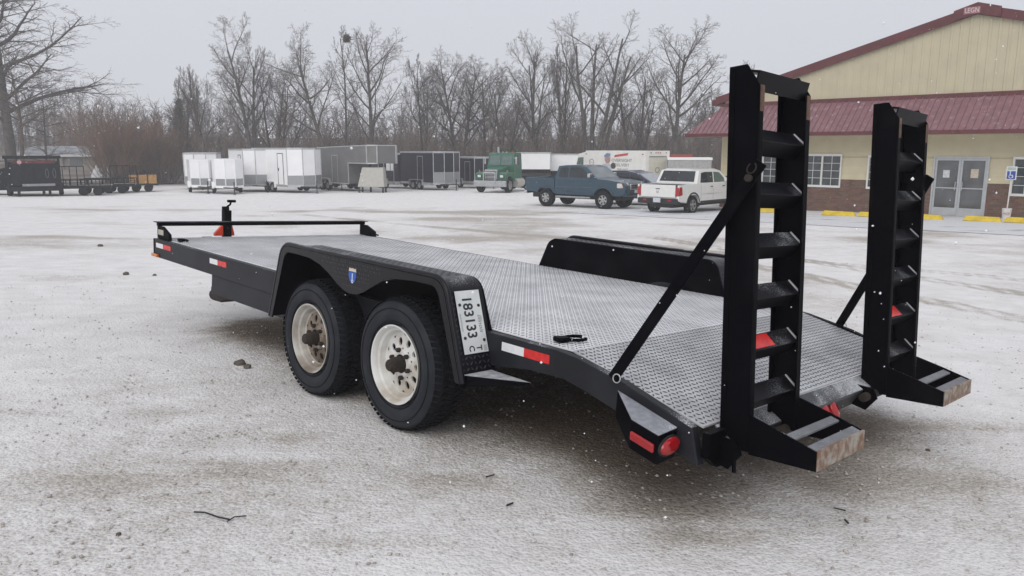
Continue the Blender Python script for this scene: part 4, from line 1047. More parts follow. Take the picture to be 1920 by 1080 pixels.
for sgn in (1, -1):
    wall = [(-2.74, .72), (-2.2, .68)] + arch(-1.55, .42, .52, .64) + [(-1.05, .68), (-1.05, 1.33), (-2.74, 1.33)]
    B.side(wall, sgn, BLUE, 'bed_side', .006, .07)
    B.side([(x, z + .004) for x, z in arch(1.60, .42, .60, .66)] + [(x, z) for x, z in arch(1.60, .42, .525, .66)][::-1], sgn, BLUE, 'fender_flare', .03, .05)
    B.side([(x, z + .004) for x, z in arch(-1.55, .42, .60, .68)] + [(x, z) for x, z in arch(-1.55, .42, .525, .68)][::-1], sgn, BLUE, 'fender_flare', .03, .05)
    B.side([(-.82, 1.38), (-.30, 1.38), (-.30, 1.80), (-.42, 1.83), (-.76, 1.80)], sgn, GLASS, 'side_window')
    B.side([(-.22, 1.38), (.98, 1.38), (.46, 1.80), (.20, 1.84), (-.22, 1.82)], sgn, GLASS, 'side_window')
    B.side([(-.28, .66), (-.268, .66), (-.268, 1.35), (-.28, 1.35)], sgn, BLKP, 'door_seam', .003, .01)
    B.side([(1.00, .66), (1.012, .66), (1.03, 1.33), (1.018, 1.33)], sgn, BLKP, 'door_seam', .003, .01)
    B.side([(-.95, .93), (1.0, .93), (1.0, .97), (-.95, .97)], sgn, P('blue_moulding', (.05, .075, .12), .4), 'rub_strip', .012, .02)
    for x in (-.42, -.15): B.side([(x, 1.20), (x + .16, 1.20), (x + .16, 1.235), (x, 1.235)], sgn, BLUE, 'door_handle', .03, .035)
    MB().box(.86, 1.02, sgn * 1.02 - .11, sgn * 1.02 + .11, 1.40, 1.58).build('side_mirror', CHROME, bp_, .03)
    MB().box(.9, .98, sgn * .90 - .06, sgn * .90 + .06, 1.40, 1.45).build('mirror_arm', BLKP, bp_)
    MB().hexa([(2.30, sgn * .955, .97), (2.60, sgn * .58, .97), (2.715, sgn * .58, .97), (2.62, sgn * .885, .97), (2.30, sgn * .955, 1.17), (2.55, sgn * .58, 1.19), (2.66, sgn * .58, 1.19), (2.52, sgn * .90, 1.18)]).build('headlight', P('headlight_lens', (.62, .60, .56), .15, col2=(.65, .42, .25), thr=(.5, .7), scale=5), bp_, .02)
    MB().box(-2.76, -2.66, sgn * .86 - .07, sgn * .86 + .07, .95, 1.25).build('tail_light', REDL, bp_, .02)
    MB().tube((-.95, sgn * .98, .50), (.95, sgn * .98, .50), .045, .045, 8).build('side_step', P('step_chrome', (.4, .41, .42), .35, metal=.8), bp_)
    for x in (-1.55, 1.60): road_wheel(bp_, x, sgn * .84, .42, .42, .29, .225, P('alloy_rim', (.40, .40, .40), .35, metal=.5), 6, sgn)
B.screen(1.24, 1.365, .66, 1.835, .10, GLASSG, 'windscreen'); B.screen(-1.02, 1.40, -.90, 1.82, .12, GLASS, 'rear_window')
MB().box(2.66, 2.74, -.50, .50, .90, 1.14).build('grille', CHROME, bp_, .02)
for z in (.935, 1.03): MB().box(2.741, 2.747, -.43, .43, z, z + .07).build('grille_slot', BLKP, bp_)
MB().prism([(-.86, 2.55), (-.80, 2.72), (.80, 2.72), (.86, 2.55)], 'z', .60, .86, Matrix(((0, 1, 0, 0), (1, 0, 0, 0), (0, 0, 1, 0), (0, 0, 0, 1)))).build('front_bumper', BLUE, bp_, .04)
MB().box(2.715, 2.735, -.55, .55, .64, .74).build('bumper_intake', BLKP, bp_)
MB().box(2.736, 2.745, -.16, .16, .74, .88).build('number_plate', P('vehicle_plate', (.55, .56, .6), .5, var=.2, scale=25), bp_)
MB().box(-2.76, -2.70, -.88, .88, .87, 1.33).build('tailgate', BLUE, bp_, .02)
MB().box(-2.86, -2.70, -.9, .9, .58, .74).build('rear_bumper', CHROME, bp_, .02)
MB().box(-2.60, 2.3, -.55, .55, .40, .62).build('underbody', DARK, bp_)

# ---- white pickup, tail towards us
WPT = P('white_car_paint', (.74, .74, .715), .3, var=.03, coat=.5)
rl_, rr_ = on_ground(1224, 396.5), on_ground(1298, 399.5)
hd = Vector((.70, .714)); rt = Vector((hd.y, -hd.x)); mid = (rl_ + rr_) / 2
c_ = Vector((mid.x, mid.y)) + hd * 1.58
wp = empty('pickup_truck', (c_.x, c_.y, gz(c_.x, c_.y)), yaw_of(*hd), 'white crew cab pickup seen from its tailgate beside the near ramp', 'pickup')
B = Body(wp, .97, 1.18, .17)
low = [(-2.62, .55), (-2.1, .50)] + arch(-1.60, .37, .46, .46) + [(-1.0, .44), (1.0, .44)] + arch(1.58, .37, .46, .44) + [(2.3, .42), (2.62, .5)]
B.shell(low + [(2.68, .7), (2.66, .98), (2.50, 1.10), (1.35, 1.20), (.55, 1.70), (.1, 1.79), (-.75, 1.78), (-1.12, 1.72), (-1.38, 1.22), (-1.40, .80), (-2.60, .80)], WPT, ends=((1.9, .12), (-5, 0)))
for sgn in (1, -1):
    B.side([(-2.66, .58), (-2.1, .50)] + arch(-1.60, .37, .46, .48) + [(-1.10, .47), (-1.30, 1.22), (-2.66, 1.19)], sgn, WPT, 'bed_side', .006, .08)
    B.side([(-1.10, 1.25), (-.72, 1.24), (-.10, 1.24), (-.10, 1.66), (-.70, 1.67), (-.98, 1.64)], sgn, GLASS, 'side_window')
    B.side([(-.02, 1.24), (1.02, 1.24), (.45, 1.63), (.08, 1.66), (-.02, 1.66)], sgn, P('green_tint_glass', (.06, .11, .10), .08, spec=.6), 'side_window')
    B.side([(x, z + .003) for x, z in arch(-1.60, .37, .52, .48)] + arch(-1.60, .37, .462, .48)[::-1], sgn, BLKP, 'arch_trim', .012, .03)
    B.side([(x, z + .003) for x, z in arch(1.58, .37, .52, .46)] + arch(1.58, .37, .462, .46)[::-1], sgn, BLKP, 'arch_trim', .012, .03)
    B.side([(-1.05, .42), (1.05, .42), (1.05, .52), (-1.05, .52)], sgn, BLKP, 'sill_trim', .010, .03)
    for x in (-.08, -1.03): B.side([(x, .55), (x + .01, .55), (x + .01, 1.2), (x, 1.2)], sgn, BLKP, 'door_seam', .003, .01)
    for x in (-.34, .62): B.side([(x, 1.06), (x + .18, 1.06), (x + .18, 1.10), (x, 1.10)], sgn, CHROME, 'door_handle', .03, .035)
    MB().hexa([(-2.67, sgn * .985, .76), (-2.67, sgn * .80, .76), (-2.45, sgn * .80, .78), (-2.40, sgn * .985, .80), (-2.66, sgn * .985, 1.12), (-2.66, sgn * .80, 1.12), (-2.45, sgn * .80, 1.12), (-2.45, sgn * .985, 1.12)]).build('tail_light', REDL, wp, .02)
    MB().box(.80, .96, sgn * 1.03 - .10, sgn * 1.03 + .10, 1.24, 1.40).build('side_mirror', WPT, wp, .03)
    MB().box(-2.735, -2.72, sgn * .58 - .08, sgn * .58 + .08, .55, .62).build('bumper_reflector', REDL, wp)
    for x in (-1.60, 1.58): road_wheel(wp, x, sgn * .86, .37, .37, .25, .235, P('machined_alloy', (.34, .34, .35), .35, metal=.6), 5, sgn)
B.screen(1.28, 1.23, .58, 1.68, .10, GLASSG, 'windscreen'); B.screen(-1.35, 1.29, -1.14, 1.70, .14, GLASS, 'rear_window', .012)
MB().box(-2.68, -2.60, -.80, .80, .70, 1.19).build('tailgate', WPT, wp, .02)
MB().box(-2.64, -1.42, -.90, .90, 1.16, 1.175).build('bed_cover', BLKP, wp)
MB().box(-2.688, -2.681, -.10, .10, 1.02, 1.05).build('tailgate_handle', BLKP, wp)
MB().path([(-2.69, -.05, .98), (-2.69, -.04, .88), (-2.69, .04, .88), (-2.69, .05, .98)], .009, 5).path([(-2.69, -.045, .93), (-2.69, .045, .93)], .007, 5).build('tailgate_badge', CHROME, wp)
rb2 = MB().prism([(-.95, -2.50), (-.93, -2.72), (.93, -2.72), (.95, -2.50)], 'z', .44, .66, Matrix(((0, 1, 0, 0), (1, 0, 0, 0), (0, 0, 1, 0), (0, 0, 0, 1)))); rb2.build('rear_bumper', BLKP, wp, .03)
MB().box(-2.735, -2.725, -.17, .17, .50, .68).build('number_plate', P('vehicle_plate', (.55, .56, .6), .5), wp)
MB().box(-2.40, 2.2, -.55, .55, .28, .46).build('underbody', DARK, wp)

# ---- dark blue hatchback car behind the blue pickup
hd = Vector((.80, -.60)); q = gxy(1198, 37.6)
NAVY = P('navy_paint', (.018, .024, .055), .28, var=.1, coat=.6)
sv = empty('parked_car', q, yaw_of(*hd), 'navy blue crossover car parked between the two pickups', 'car')
B = Body(sv, .93, 1.02, .22)
low = [(-2.2, .45), (-1.9, .36)] + arch(-1.35, .35, .42, .36) + [(.9, .34)] + arch(1.35, .35, .42, .36) + [(2.1, .36), (2.25, .5)]
B.shell(low + [(2.28, .75), (2.1, .95), (1.15, 1.08), (.35, 1.52), (-.3, 1.66), (-1.2, 1.64), (-1.85, 1.45), (-2.2, 1.05)], NAVY, ends=((1.6, .2), (-1.7, .15)))
for sgn in (1, -1):
    B.side([(-.02, 1.08), (.92, 1.10), (.34, 1.43), (-.02, 1.52)], sgn, GLASS, 'side_window')
    B.side([(-1.6, 1.10), (-.10, 1.08), (-.10, 1.54), (-1.1, 1.54), (-1.45, 1.46)], sgn, GLASS, 'side_window')
    MB().box(.72, .86, sgn * .98 - .09, sgn * .98 + .09, 1.08, 1.22).build('side_mirror', NAVY, sv, .03)
    for x in (-1.35, 1.35): road_wheel(sv, x, sgn * .80, .34, .34, .22, .22, P('alloy_rim', (.40, .40, .40), .35, metal=.5), 5, sgn)
    MB().box(2.05, 2.22, sgn * .66 - .16, sgn * .66 + .16, .72, .86).build('headlight', P('headlight_lens', (.62, .60, .56), .15), sv, .03)
B.screen(1.12, 1.11, .40, 1.51, .10, P('frosted_screen', (.34, .37, .42), .25), 'windscreen', .012)

# ---- enclosed cargo trailers
def cargo(px, py, hd, L, W, H, skin, lab, nose=.55, z0=.50, guard=True, door=None, axles=2, wheel_r=.33, roofcol=None, side_sign=-1, vroof=False, guardh=.62, trim=None, badge=None, dy=0, grp='enclosed trailers along the back of the lot'):
    """px,py: pixel where the near front corner meets the ground; local x = towards the nose"""
    p = on_ground(px, py); hd = Vector(hd).normalized()
    t = empty('cargo_trailer', (p.x, p.y + dy, gz(p.x, p.y + dy)), yaw_of(*hd), lab, 'trailer', grp)
    h = W / 2
    plan = [(-L, -h), (0, -h), (nose, -h * .36), (nose, h * .36), (0, h), (-L, h)]
    MB().prism(plan, 'z', z0, H).build('body', skin, t, .02)
    inset = [(x * 1.0 + (.012 if x >= 0 else -.012), y * 1.006) for x, y in plan]
    tm = trim or SILVER
    MB().prism(inset, 'z', H - .09, H + .025).build('roof_rail', tm, t, .01)
    MB().prism(inset, 'z', z0 - .10, z0 + .05).build('bottom_rail', tm, t)
    for sg in (1, -1):
        MB().tube((0, sg * h, z0), (0, sg * h, H - .02), .03, .03, 6).build('corner_post', tm, t)
        MB().tube((nose, sg * h * .36, z0), (nose, sg * h * .36, H - .02), .03, .03, 6).build('corner_post', tm, t)
    if guard:
        e = .012
        g0 = z0 + .05
        for a, b in (((0, -h), (nose, -h * .36)), ((nose, -h * .36), (nose, h * .36)), ((nose, h * .36), (0, h))):
            d = Vector((b[0] - a[0], b[1] - a[1])).normalized(); n = Vector((d.y, -d.x)) * e
            A = Vector(a) + d * .035; Bq = Vector(b) - d * .035
            MB().hexa([(A.x, A.y, g0), (Bq.x, Bq.y, g0), (Bq.x + n.x, Bq.y + n.y, g0), (A.x + n.x, A.y + n.y, g0), (A.x, A.y, g0 + guardh), (Bq.x, Bq.y, g0 + guardh), (Bq.x + n.x, Bq.y + n.y, g0 + guardh), (A.x + n.x, A.y + n.y, g0 + guardh)]).build('stone_guard', GUARD, t)
    if door:
        x0, x1, zt = door; ys = side_sign * h
        dm = MB().box(x0, x1, min(ys, ys + side_sign * .018), max(ys, ys + side_sign * .018), z0 + .08, zt); do = dm.build('side_door', skin, t)
        for a in (x0, x1): MB().box(a - .022, a + .022, min(ys + side_sign * .0185, ys + side_sign * .028), max(ys + side_sign * .0185, ys + side_sign * .028), z0 + .06, zt + .02).build('door_jamb', tm if skin is not WHITE else BLKP, do)
        MB().box(x0, x1, min(ys + side_sign * .0185, ys + side_sign * .028), max(ys + side_sign * .0185, ys + side_sign * .028), zt - .01, zt + .03).build('door_head', tm if skin is not WHITE else BLKP, do)
        MB().box(x0 + .07, x0 + .15, min(ys + side_sign * .019, ys + side_sign * .05), max(ys + side_sign * .019, ys + side_sign * .05), z0 + .95, z0 + 1.12).build('latch', BLKP, do)
    xw = [-L * .5 - .42 * (axles - 1) + .84 * i for i in range(axles)]
    for sg in (1, -1):
        for x in xw: road_wheel(t, x, sg * (h - .02), wheel_r, wheel_r, .2, .19, P('trailer_rim', (.3, .3, .3), .5), 0, sg)
        MB().prism([(xw[0] - .45, wheel_r), (xw[0] - .40, wheel_r * 2 + .08), (xw[-1] + .40, wheel_r * 2 + .08), (xw[-1] + .45, wheel_r), (xw[-1] + .42, wheel_r), (xw[-1] + .38, wheel_r * 2 + .05), (xw[0] - .38, wheel_r * 2 + .05), (xw[0] - .42, wheel_r)], 'y', min(sg * h, sg * (h + .14)), max(sg * h, sg * (h + .14))).build('wheel_fender', skin if skin is WHITE else SILVER, t)
        MB().box(-.10, -.04, sg * h - (.014 if sg < 0 else -.003), sg * h + (.014 if sg > 0 else -.003), z0 - .05, z0 - .01).build('amber_marker', AMBER, t)
    if badge: MB().box(-badge[0] - .2, -badge[0], side_sign * h - .016, side_sign * h + .016, badge[1], badge[1] + .18).build('badge', P('grey_badge', (.15, .16, .18), .5), t)
    a = MB().tube((0, -h * .7, z0 - .07), (nose + .9, 0, z0 - .07), .045, .045, 4).tube((0, h * .7, z0 - .07), (nose + .9, 0, z0 - .07), .045, .045, 4); a.build('tongue', DARK, t)
    j = MB().tube((nose + .72, .1, .06), (nose + .72, .1, z0 + .32), .032, .032, 8).lathe([(0, 0), (.1, 0), (.1, .02), (0, .03)], (nose + .72, .1, .02), 'z', 10); j.build('jack', DARK, t)
    return t

WG = 'white enclosed trailers in a cluster by the trees'
cargo(352, 358, (.30, -1), 4.6, 2.25, 2.62, WHITE, 'white enclosed trailer at the far left of the cluster, tall with side door', .15, axles=1, door=(-1.5, -.8, 2.3), guardh=.42, side_sign=-1, dy=2.5, grp=WG)
cargo(384, 362, (.50, -1), 2.9, 1.55, 2.12, WHITE, 'smaller low white trailer left of the other low one', .55, axles=1, guardh=.42, vroof=True, grp=WG, trim=WHITE)
cargo(432, 364, (.50, -1), 2.9, 1.65, 2.16, WHITE, 'small low white trailer at the front of the white cluster', .6, axles=1, guardh=.42, grp=WG, trim=WHITE)
cargo(472, 362, (.62, -1), 4.4, 2.2, 2.85, WHITE, 'tall white enclosed trailer behind the two low white ones', .4, axles=2, guardh=.62, door=(-1.3, -.6, 2.45), grp=WG, dy=2.0)
cargo(573, 361.5, (.95, -1), 5.0, 2.45, 2.90, WHITE, 'large white enclosed trailer with wedge nose and narrow side door', .62, axles=2, guardh=.60, door=(-1.25, -.5, 2.55), grp=WG)
cargo(612, 357, (.80, -1), 4.9, 2.25, 2.9, WHITE, 'white enclosed trailer mostly hidden between large white and grey ones', .3, axles=2, guardh=.6, grp=WG, dy=2.5)
BLKT = P('black_trailer_skin', (.012, .013, .022), .3, var=.2, scale=2)
cargo(838, 356.5, (.86, -1), 4.3, 2.3, 2.72, BLKT, 'large black enclosed trailer with bright corner posts and silver stone guard', .30, axles=2, door=(-2.0, -1.3, 2.4), guardh=.75, grp='black enclosed trailers')
cargo(908, 354.5, (.75, -1), 4.0, 1.9, 2.35, BLKT, 'lower black enclosed trailer just left of the green truck', .3, axles=1, door=(-1.3, -.6, 2.0), guardh=.4, grp='black enclosed trailers', dy=1.5)
# two-tone trailer behind the gooseneck
tt = cargo(757, 355, (.8, -1), 3.4, 2.3, 2.62, BLKT, 'black enclosed trailer with white upper panels beside the grey gooseneck', .25, axles=2, guard=False, dy=2.0)
MB().box(-1.5, -.55, -1.162, -1.151, 1.35, 2.48).build('white_panel', WHITE, tt); MB().box(-.45, -.06, -1.162, -1.151, 1.35, 2.48).build('white_panel', WHITE, tt)
MB().box(.256, .268, -.36, .36, 1.35, 2.48).build('white_panel', WHITE, tt)

# grey gooseneck trailer
p = on_ground(683, 358.5); hd = Vector((.95, -1)).normalized()
gn = empty('gooseneck_trailer', p, yaw_of(*hd), 'grey gooseneck enclosed trailer with overhanging nose and silver edges', 'trailer')
GREY = P('grey_trailer_skin', (.15, .15, .148), .4, var=.08, scale=2)
hW = 1.2
MB().prism([(-4.1, .55), (0, .55), (0, 1.95), (2.3, 1.95), (2.3, 3.12), (-4.1, 2.97)], 'y', -hW, hW).build('body', GREY, gn, .015)
MB().prism([(0, -hW), (.55, -.75), (.55, .75), (0, hW)], 'z', 1.951, 3.12, Matrix.Translation((2.3, 0, 0))).build('nose', GREY, gn)
for a, b in (((-4.1, 2.97), (2.3, 3.12)), ((0, .55), (0, 1.95)), ((0, 1.95), (2.3, 1.95)), ((2.3, 1.95), (2.3, 3.12)), ((-4.1, .55), (0, .55)), ((-4.1, .55), (-4.1, 2.97))):
    for sg in (1, -1): MB().tube((a[0], sg * hW, a[1]), (b[0], sg * hW, b[1]), .04, .04, 5).build('edge_trim', SILVER, gn)
for sg in (1, -1): MB().tube((2.85, sg * .75, 1.95), (2.85, sg * .75, 3.12), .04, .04, 6).tube((2.3, sg * hW, 3.12), (2.85, sg * .75, 3.12), .04, .04, 5).tube((2.3, sg * hW, 1.95), (2.85, sg * .75, 1.95), .04, .04, 5).build('nose_trim', SILVER, gn)
MB().tube((2.85, -.75, 3.12), (2.85, .75, 3.12), .04, .04, 5).build('nose_trim', SILVER, gn)
d_ = MB().box(-2.1, -1.35, -hW - .018, -hW, .62, 2.45).build('side_door', GREY, gn)
for x in (-2.1, -1.35): MB().box(x - .025, x + .025, -hW - .03, -hW - .0185, .6, 2.5).build('door_jamb', SILVER, d_)
MB().box(-2.1, -1.35, -hW - .03, -hW - .0185, 2.43, 2.48).build('door_head', SILVER, d_)
for sg in (1, -1):
    for x in (-3.6, -2.75): road_wheel(gn, x, sg * (hW - .05), .36, .36, .22, .2, P('trailer_rim', (.3, .3, .3), .5), 0, sg)
    MB().prism([(-4.05, .40), (-3.98, .78), (-3.8, .88), (-2.5, .88), (-2.3, .78), (-2.22, .40), (-2.27, .40), (-2.35, .74), (-2.52, .84), (-3.78, .84), (-3.94, .75), (-4.0, .40)], 'y', min(sg * hW, sg * (hW + .2)), max(sg * hW, sg * (hW + .2))).build('wheel_fender', SILVER, gn)
    MB().box(1.7, 1.8, sg * .6 - .05, sg * .6 + .05, .02, 1.95).build('landing_leg', DARK, gn)
MB().box(.6, 2.2, -.2, .2, .95, 1.1).build('neck_frame', DARK, gn)
# beige cover standing under the nose
p2 = on_ground(699, 361)
bc = MB().add([(-.9, -.45, .38), (.9, -.45, .38), (.9, .45, .38), (-.9, .45, .38), (-.62, -.22, 1.66), (.82, -.22, 1.66), (.82, .35, 1.66), (-.62, .35, 1.66)], [(0, 3, 2, 1), (4, 5, 6, 7), (0, 1, 5, 4), (1, 2, 6, 5), (2, 3, 7, 6), (3, 0, 4, 7)])
BEI = P('beige_fibreglass', (.42, .41, .37), .5, var=.06)
cv = empty('fibreglass_topper', p2, RAD(-6), 'beige tapered fibreglass cover on legs under the grey gooseneck nose', 'cover')
bc.build('shell', BEI, cv, .04)
MB().prism([(-.38, .62), (.38, .62), (.34, 1.42), (-.34, 1.42)], 'y', -.005, .012, Matrix.Translation((.1, -.30, 0)) @ Matrix.Translation((0, -.10, 0)) @ Matrix.Shear('XZ', 4, (0, 0))).build('hatch', P('beige_hatch', (.36, .35, .31), .5), cv, .01).rotation_euler = (RAD(-10), 0, 0)
for x in (-.8, .8):
    for y in (-.35, .35): MB().box(x - .05, x + .05, y - .05, y + .05, 0, .38).build('leg', DARK, cv)

# low white bodies behind the green truck
def vanbody(px, y, w, H, z0, lab, rz=0):
    q = gxy(px, y); t = empty('box_trailer', q, rz, lab, 'trailer', 'white box trailers behind the green truck')
    MB().box(-w / 2, w / 2, -1.1, 1.1, z0, H).build('body', WHITE, t, .02)
    for x in (-w / 2, w / 2): MB().box(x - .03, x + .03, -1.115, 1.115, z0, H).build('corner_post', SILVER, t)
    MB().box(-w / 2 - .01, w / 2 + .01, -1.115, 1.115, H - .08, H + .02).build('roof_rail', SILVER, t)
    MB().box(-w / 2, w / 2, -.5, .5, z0 - .3, z0 - .002).build('chassis', DARK, t)
    for x in (-w * .25, w * .25):
        for sg in (1, -1): road_wheel(t, x, sg * .95, .48, .48, .28, .28, P('trailer_rim', (.3, .3, .3), .5), 0, sg)
    MB().box(-w / 2 - .3, w / 2, -1.0, 1.0, z0 - .52, z0 - .31).build('bed_frame', DARK, t)
    return t
vanbody(1001, 60.5, 2.6, 2.72, 1.45, 'white box trailer right behind the green truck cab', RAD(-4))
vanbody(1056, 62.5, 2.7, 2.62, 1.3, 'lower white box trailer left of the delivery truck', RAD(-4))

# ---- delivery truck
p = on_ground(1207, 361); hd = Vector((-.55, .835)).normalized()
dt = empty('delivery_truck', p, yaw_of(*hd), 'cream white delivery box truck lettered overnight delivery behind the pickups', 'truck')
# local x towards its cab; origin at rear near corner, body to its left(-y is away): near side is y=+
LB = 5.6; dt.scale = (1.12, 1.0, .91)
MB().box(0, LB, -2.3, 0, .95, 3.02).build('cargo_box', CREAM, dt, .04)
MB().prism([(LB + .01, .9), (LB + .01, 2.95), (LB + .9, 2.75), (LB + 1.1, 1.9), (LB + 1.5, 1.5), (LB + 1.6, .9)], 'y', -2.2, -.1).build('cab', CREAM, dt, .06)
MB().prism([(LB + .3, 1.9), (LB + .3, 2.5), (LB + .85, 2.45), (LB + 1.02, 1.9)], 'y', -.098, -.09).build('cab_window', P('green_cab_glass', (.10, .15, .13), .1), dt)
for y0, y1, z0, z1 in ((-.34, -.10, .95, 3.0), (-2.2, -1.96, .95, 3.0), (-1.95, -.35, 2.62, 3.0)): MB().box(-.045, -.002, y0, y1, z0, z1).build('rear_frame', CREAM, dt)
MB().box(-.02, -.002, -1.93, -.36, 1.0, 2.6).build('roll_door', P('cream_door', (.62, .60, .50), .5, var=.05), dt)
MB().box(-.05, -.021, -1.95, -.345, 2.585, 2.619).build('door_shadow_gap', BLKP, dt)
for y in (-.5, -.95, -1.15, -1.35, -1.9): MB().box(-.06, -.046, y - .05, y + .05, 2.84, 2.9).build('clearance_lamp', REDL, dt)
for x in (.12, LB - .15): MB().box(x, x + .12, .001, .012, 2.72, 2.79).build('side_lamp', REDL, dt)
TXT = P('truck_lettering', (.09, .10, .10), .6)
def TM(x, z, off=.004): return Matrix(((-1, 0, 0, x), (0, 0, 1, off), (0, 1, 0, z), (0, 0, 0, 1)))
text_obj('OVERNIGHT', .33, TXT, dt, TM(2.05, 2.29), 'lettering', 1.02, .002)
text_obj('DELIVERY', .31, TXT, dt, TM(2.0, 1.94), 'lettering', 1.0, .002)
text_obj('SERVICE', .28, TXT, dt, TM(1.95, 1.58), 'lettering', 1.0, .002)
MB().prism([(2.75, 2.52), (2.70, 2.70), (1.45, 2.86), (1.5, 2.68)], 'y', .002, .006).build('red_stroke', P('red_print', (.50, .06, .05), .5), dt)
for x, z in ((4.95, 2.12), ):
    MB().lathe([(.20, 0), (.24, 0), (.24, .004), (.20, .004)], (x, .002, z), 'y', 20).box(x - .12, x + .12, .002, .006, z - .02, z + .02).build('round_emblem', TXT, dt)
MB().lathe([(.16, 0), (.20, 0), (.20, .004), (.16, .004)], (0, 0, 0), 'x', 18).build('round_emblem', TXT, dt).location = (-.026, -1.15, 1.62)
# plain printed portrait of a worker in a blue cap
MB().prism([(3.72, 2.55), (3.70, 2.68), (3.45, 2.84), (3.12, 2.80), (3.10, 2.62), (3.45, 2.52)], 'y', .002, .006).build('printed_cap', P('print_blue', (.15, .22, .36), .6), dt)
MB().prism([(3.66, 2.52), (3.12, 2.58), (3.10, 2.25), (3.25, 2.05), (3.5, 2.05), (3.64, 2.25)], 'y', .0021, .0062).build('printed_face', P('print_skin', (.40, .24, .20), .6), dt)
MB().prism([(3.95, 1.55), (3.9, 1.95), (3.55, 2.04), (3.2, 2.04), (2.95, 1.9), (2.9, 1.55)], 'y', .0022, .0058).build('printed_shirt', P('print_shirt', (.45, .48, .54), .6), dt)
MB().lathe([(0, 0), (.24, 0), (.24, .0062), (0, .0062)], (2.82, .0023, 1.88), 'y', 14).build('printed_hand', P('print_dark', (.05, .035, .035), .6), dt)
MB().box(.1, LB + 1.4, -1.7, -.6, .55, .93).build('chassis', DARK, dt)
for x in (1.2, LB + .9):
    for y in (-.22, -2.1): road_wheel(dt, x, y, .42, .42, .3, .22, P('trailer_rim', (.3, .3, .3), .5), 0, 1 if y > -1 else -1)
MB().box(-.15, -.05, -2.2, -.1, .6, .8).build('rear_bumper', DARK, dt)

# low grey-white trailer behind the white pickup
q = gxy(1292, 52)
lt = empty('flat_roof_trailer', q, RAD(-8), 'low pale trailer roof showing behind the white pickup', 'trailer')
MB().box(-1.5, 1.3, -1.0, 1.0, .6, 2.15).build('body', P('pale_grey_skin', (.36, .36, .36), .5), lt, .02)
MB().box(-1.55, 1.35, -1.05, 1.05, 2.151, 2.32).build('roof_cap', WHITE, lt, .02)
MB().box(-1.6, .2, .6, 1.2, 2.33, 2.50).build('red_roof_board', P('faded_red', (.30, .05, .04), .6), lt)
for x in (-.5, .5):
    for sg in (1, -1): road_wheel(lt, x, sg * .9, .33, .33, .2, .18, P('trailer_rim', (.3, .3, .3), .5), 0, sg)

# ---- green tractor unit
p = on_ground(953, 361.5); hd = Vector((-.42, -.91)).normalized()
lf = Vector((-hd.y, hd.x)); o_t = Vector((p.x, p.y)) - lf * 1.0
gt = empty('tractor_truck', (o_t.x, o_t.y, gz(o_t.x, o_t.y)), yaw_of(*hd), 'green conventional tractor truck with silver bumper parked by the black trailers', 'truck')
GRN = P('green_truck_paint', (.018, .11, .062), .35, var=.12, scale=3, snow=.15)
B = Body(gt, 1.0, 1.75, .05)
MB().box(.62, .80, -1.18, 1.18, .42, .82).build('bumper', P('bumper_steel', (.42, .43, .44), .35, metal=.6), gt, .03)
MB().hexa([(-.9, -.60, .85), (.55, -.50, .85), (.55, .50, .85), (-.9, .60, .85), (-.9, -.62, 1.72), (.42, -.46, 1.55), (.42, .46, 1.55), (-.9, .62, 1.72)]).build('hood', GRN, gt, .08)
for sg in (1, -1):
    MB().prism([(-.85, .72), (-.75, 1.15), (-.45, 1.36), (.35, 1.36), (.60, 1.25), (.62, .84), (.42, .84), (.36, 1.0), (.15, 1.08), (-.15, 1.08), (-.42, .95), (-.55, .72)], 'y', min(sg * .52, sg * 1.15), max(sg * .52, sg * 1.15)).build('fender', GRN, gt, .05)
    MB().box(.60, .64, sg * .82 - .17, sg * .82 + .17, .98, 1.22).build('headlight_bezel', BLKP, gt, .01)
    MB().box(.641, .66, sg * .82 - .12, sg * .82 + .12, 1.02, 1.18).build('headlight', P('clear_lens', (.6, .62, .62), .15), gt, .02)
    road_wheel(gt, 0, sg * 1.02, .50, .50, .28, .30, P('steel_wheel', (.3, .3, .29), .5), 0, sg)
    for x in (-3.6, -4.7): road_wheel(gt, x, sg * .92, .50, .50, .52, .30, P('steel_wheel', (.3, .3, .29), .5), 0, sg)
    MB().box(-.95, -.88, sg * 1.16 - .05, sg * 1.16 + .05, 1.85, 2.35).build('mirror', SILVER, gt, .02)
    MB().tube((-.92, sg * .98, 2.3), (-.92, sg * 1.16, 2.2), .015, .015, 5).build('mirror_arm', SILVER, gt)
    MB().tube((-1.15, sg * .92, .62), (-2.3, sg * .92, .62), .30, .30, 20).build('fuel_tank', P('dull_tank', (.50, .49, .44), .4, metal=.4), gt, .02, 50)
    MB().lathe([(0, 0), (.04, .0), (.05, .05), (.02, .12), (0, .12)], (.2, sg * 1.02, 1.37), 'z', 10).build('fender_lamp', AMBER, gt)
gr = MB().box(.50, .585, -.45, .45, .88, 1.52).build('grille', SILVER, gt, .02)
for k in range(6): MB().box(.586, .60, -.40, .40, .93 + k * .095, .975 + k * .095).build('grille_bar', BLKP, gr)
MB().path([(.82, -.42, .60), (.82, -.42, 1.32), (.82, .42, 1.32), (.82, .42, .60)], .035, 8).build('guard_bar', SILVER, gt)
B.shell([(-.9, .85), (-.9, 1.75), (-1.08, 2.50), (-1.25, 2.62), (-2.15, 2.62), (-2.22, 2.5), (-2.22, .85)], GRN, 'cab', .05)
MB().hexa([(-.885, -.84, 1.80), (-.885, -.04, 1.80), (-.90, -.04, 1.79), (-.90, -.84, 1.79), (-1.035, -.82, 2.42), (-1.035, -.04, 2.42), (-1.06, -.04, 2.42), (-1.06, -.82, 2.42)]).build('windscreen', P('truck_glass', (.10, .15, .14), .08, spec=.6), gt)
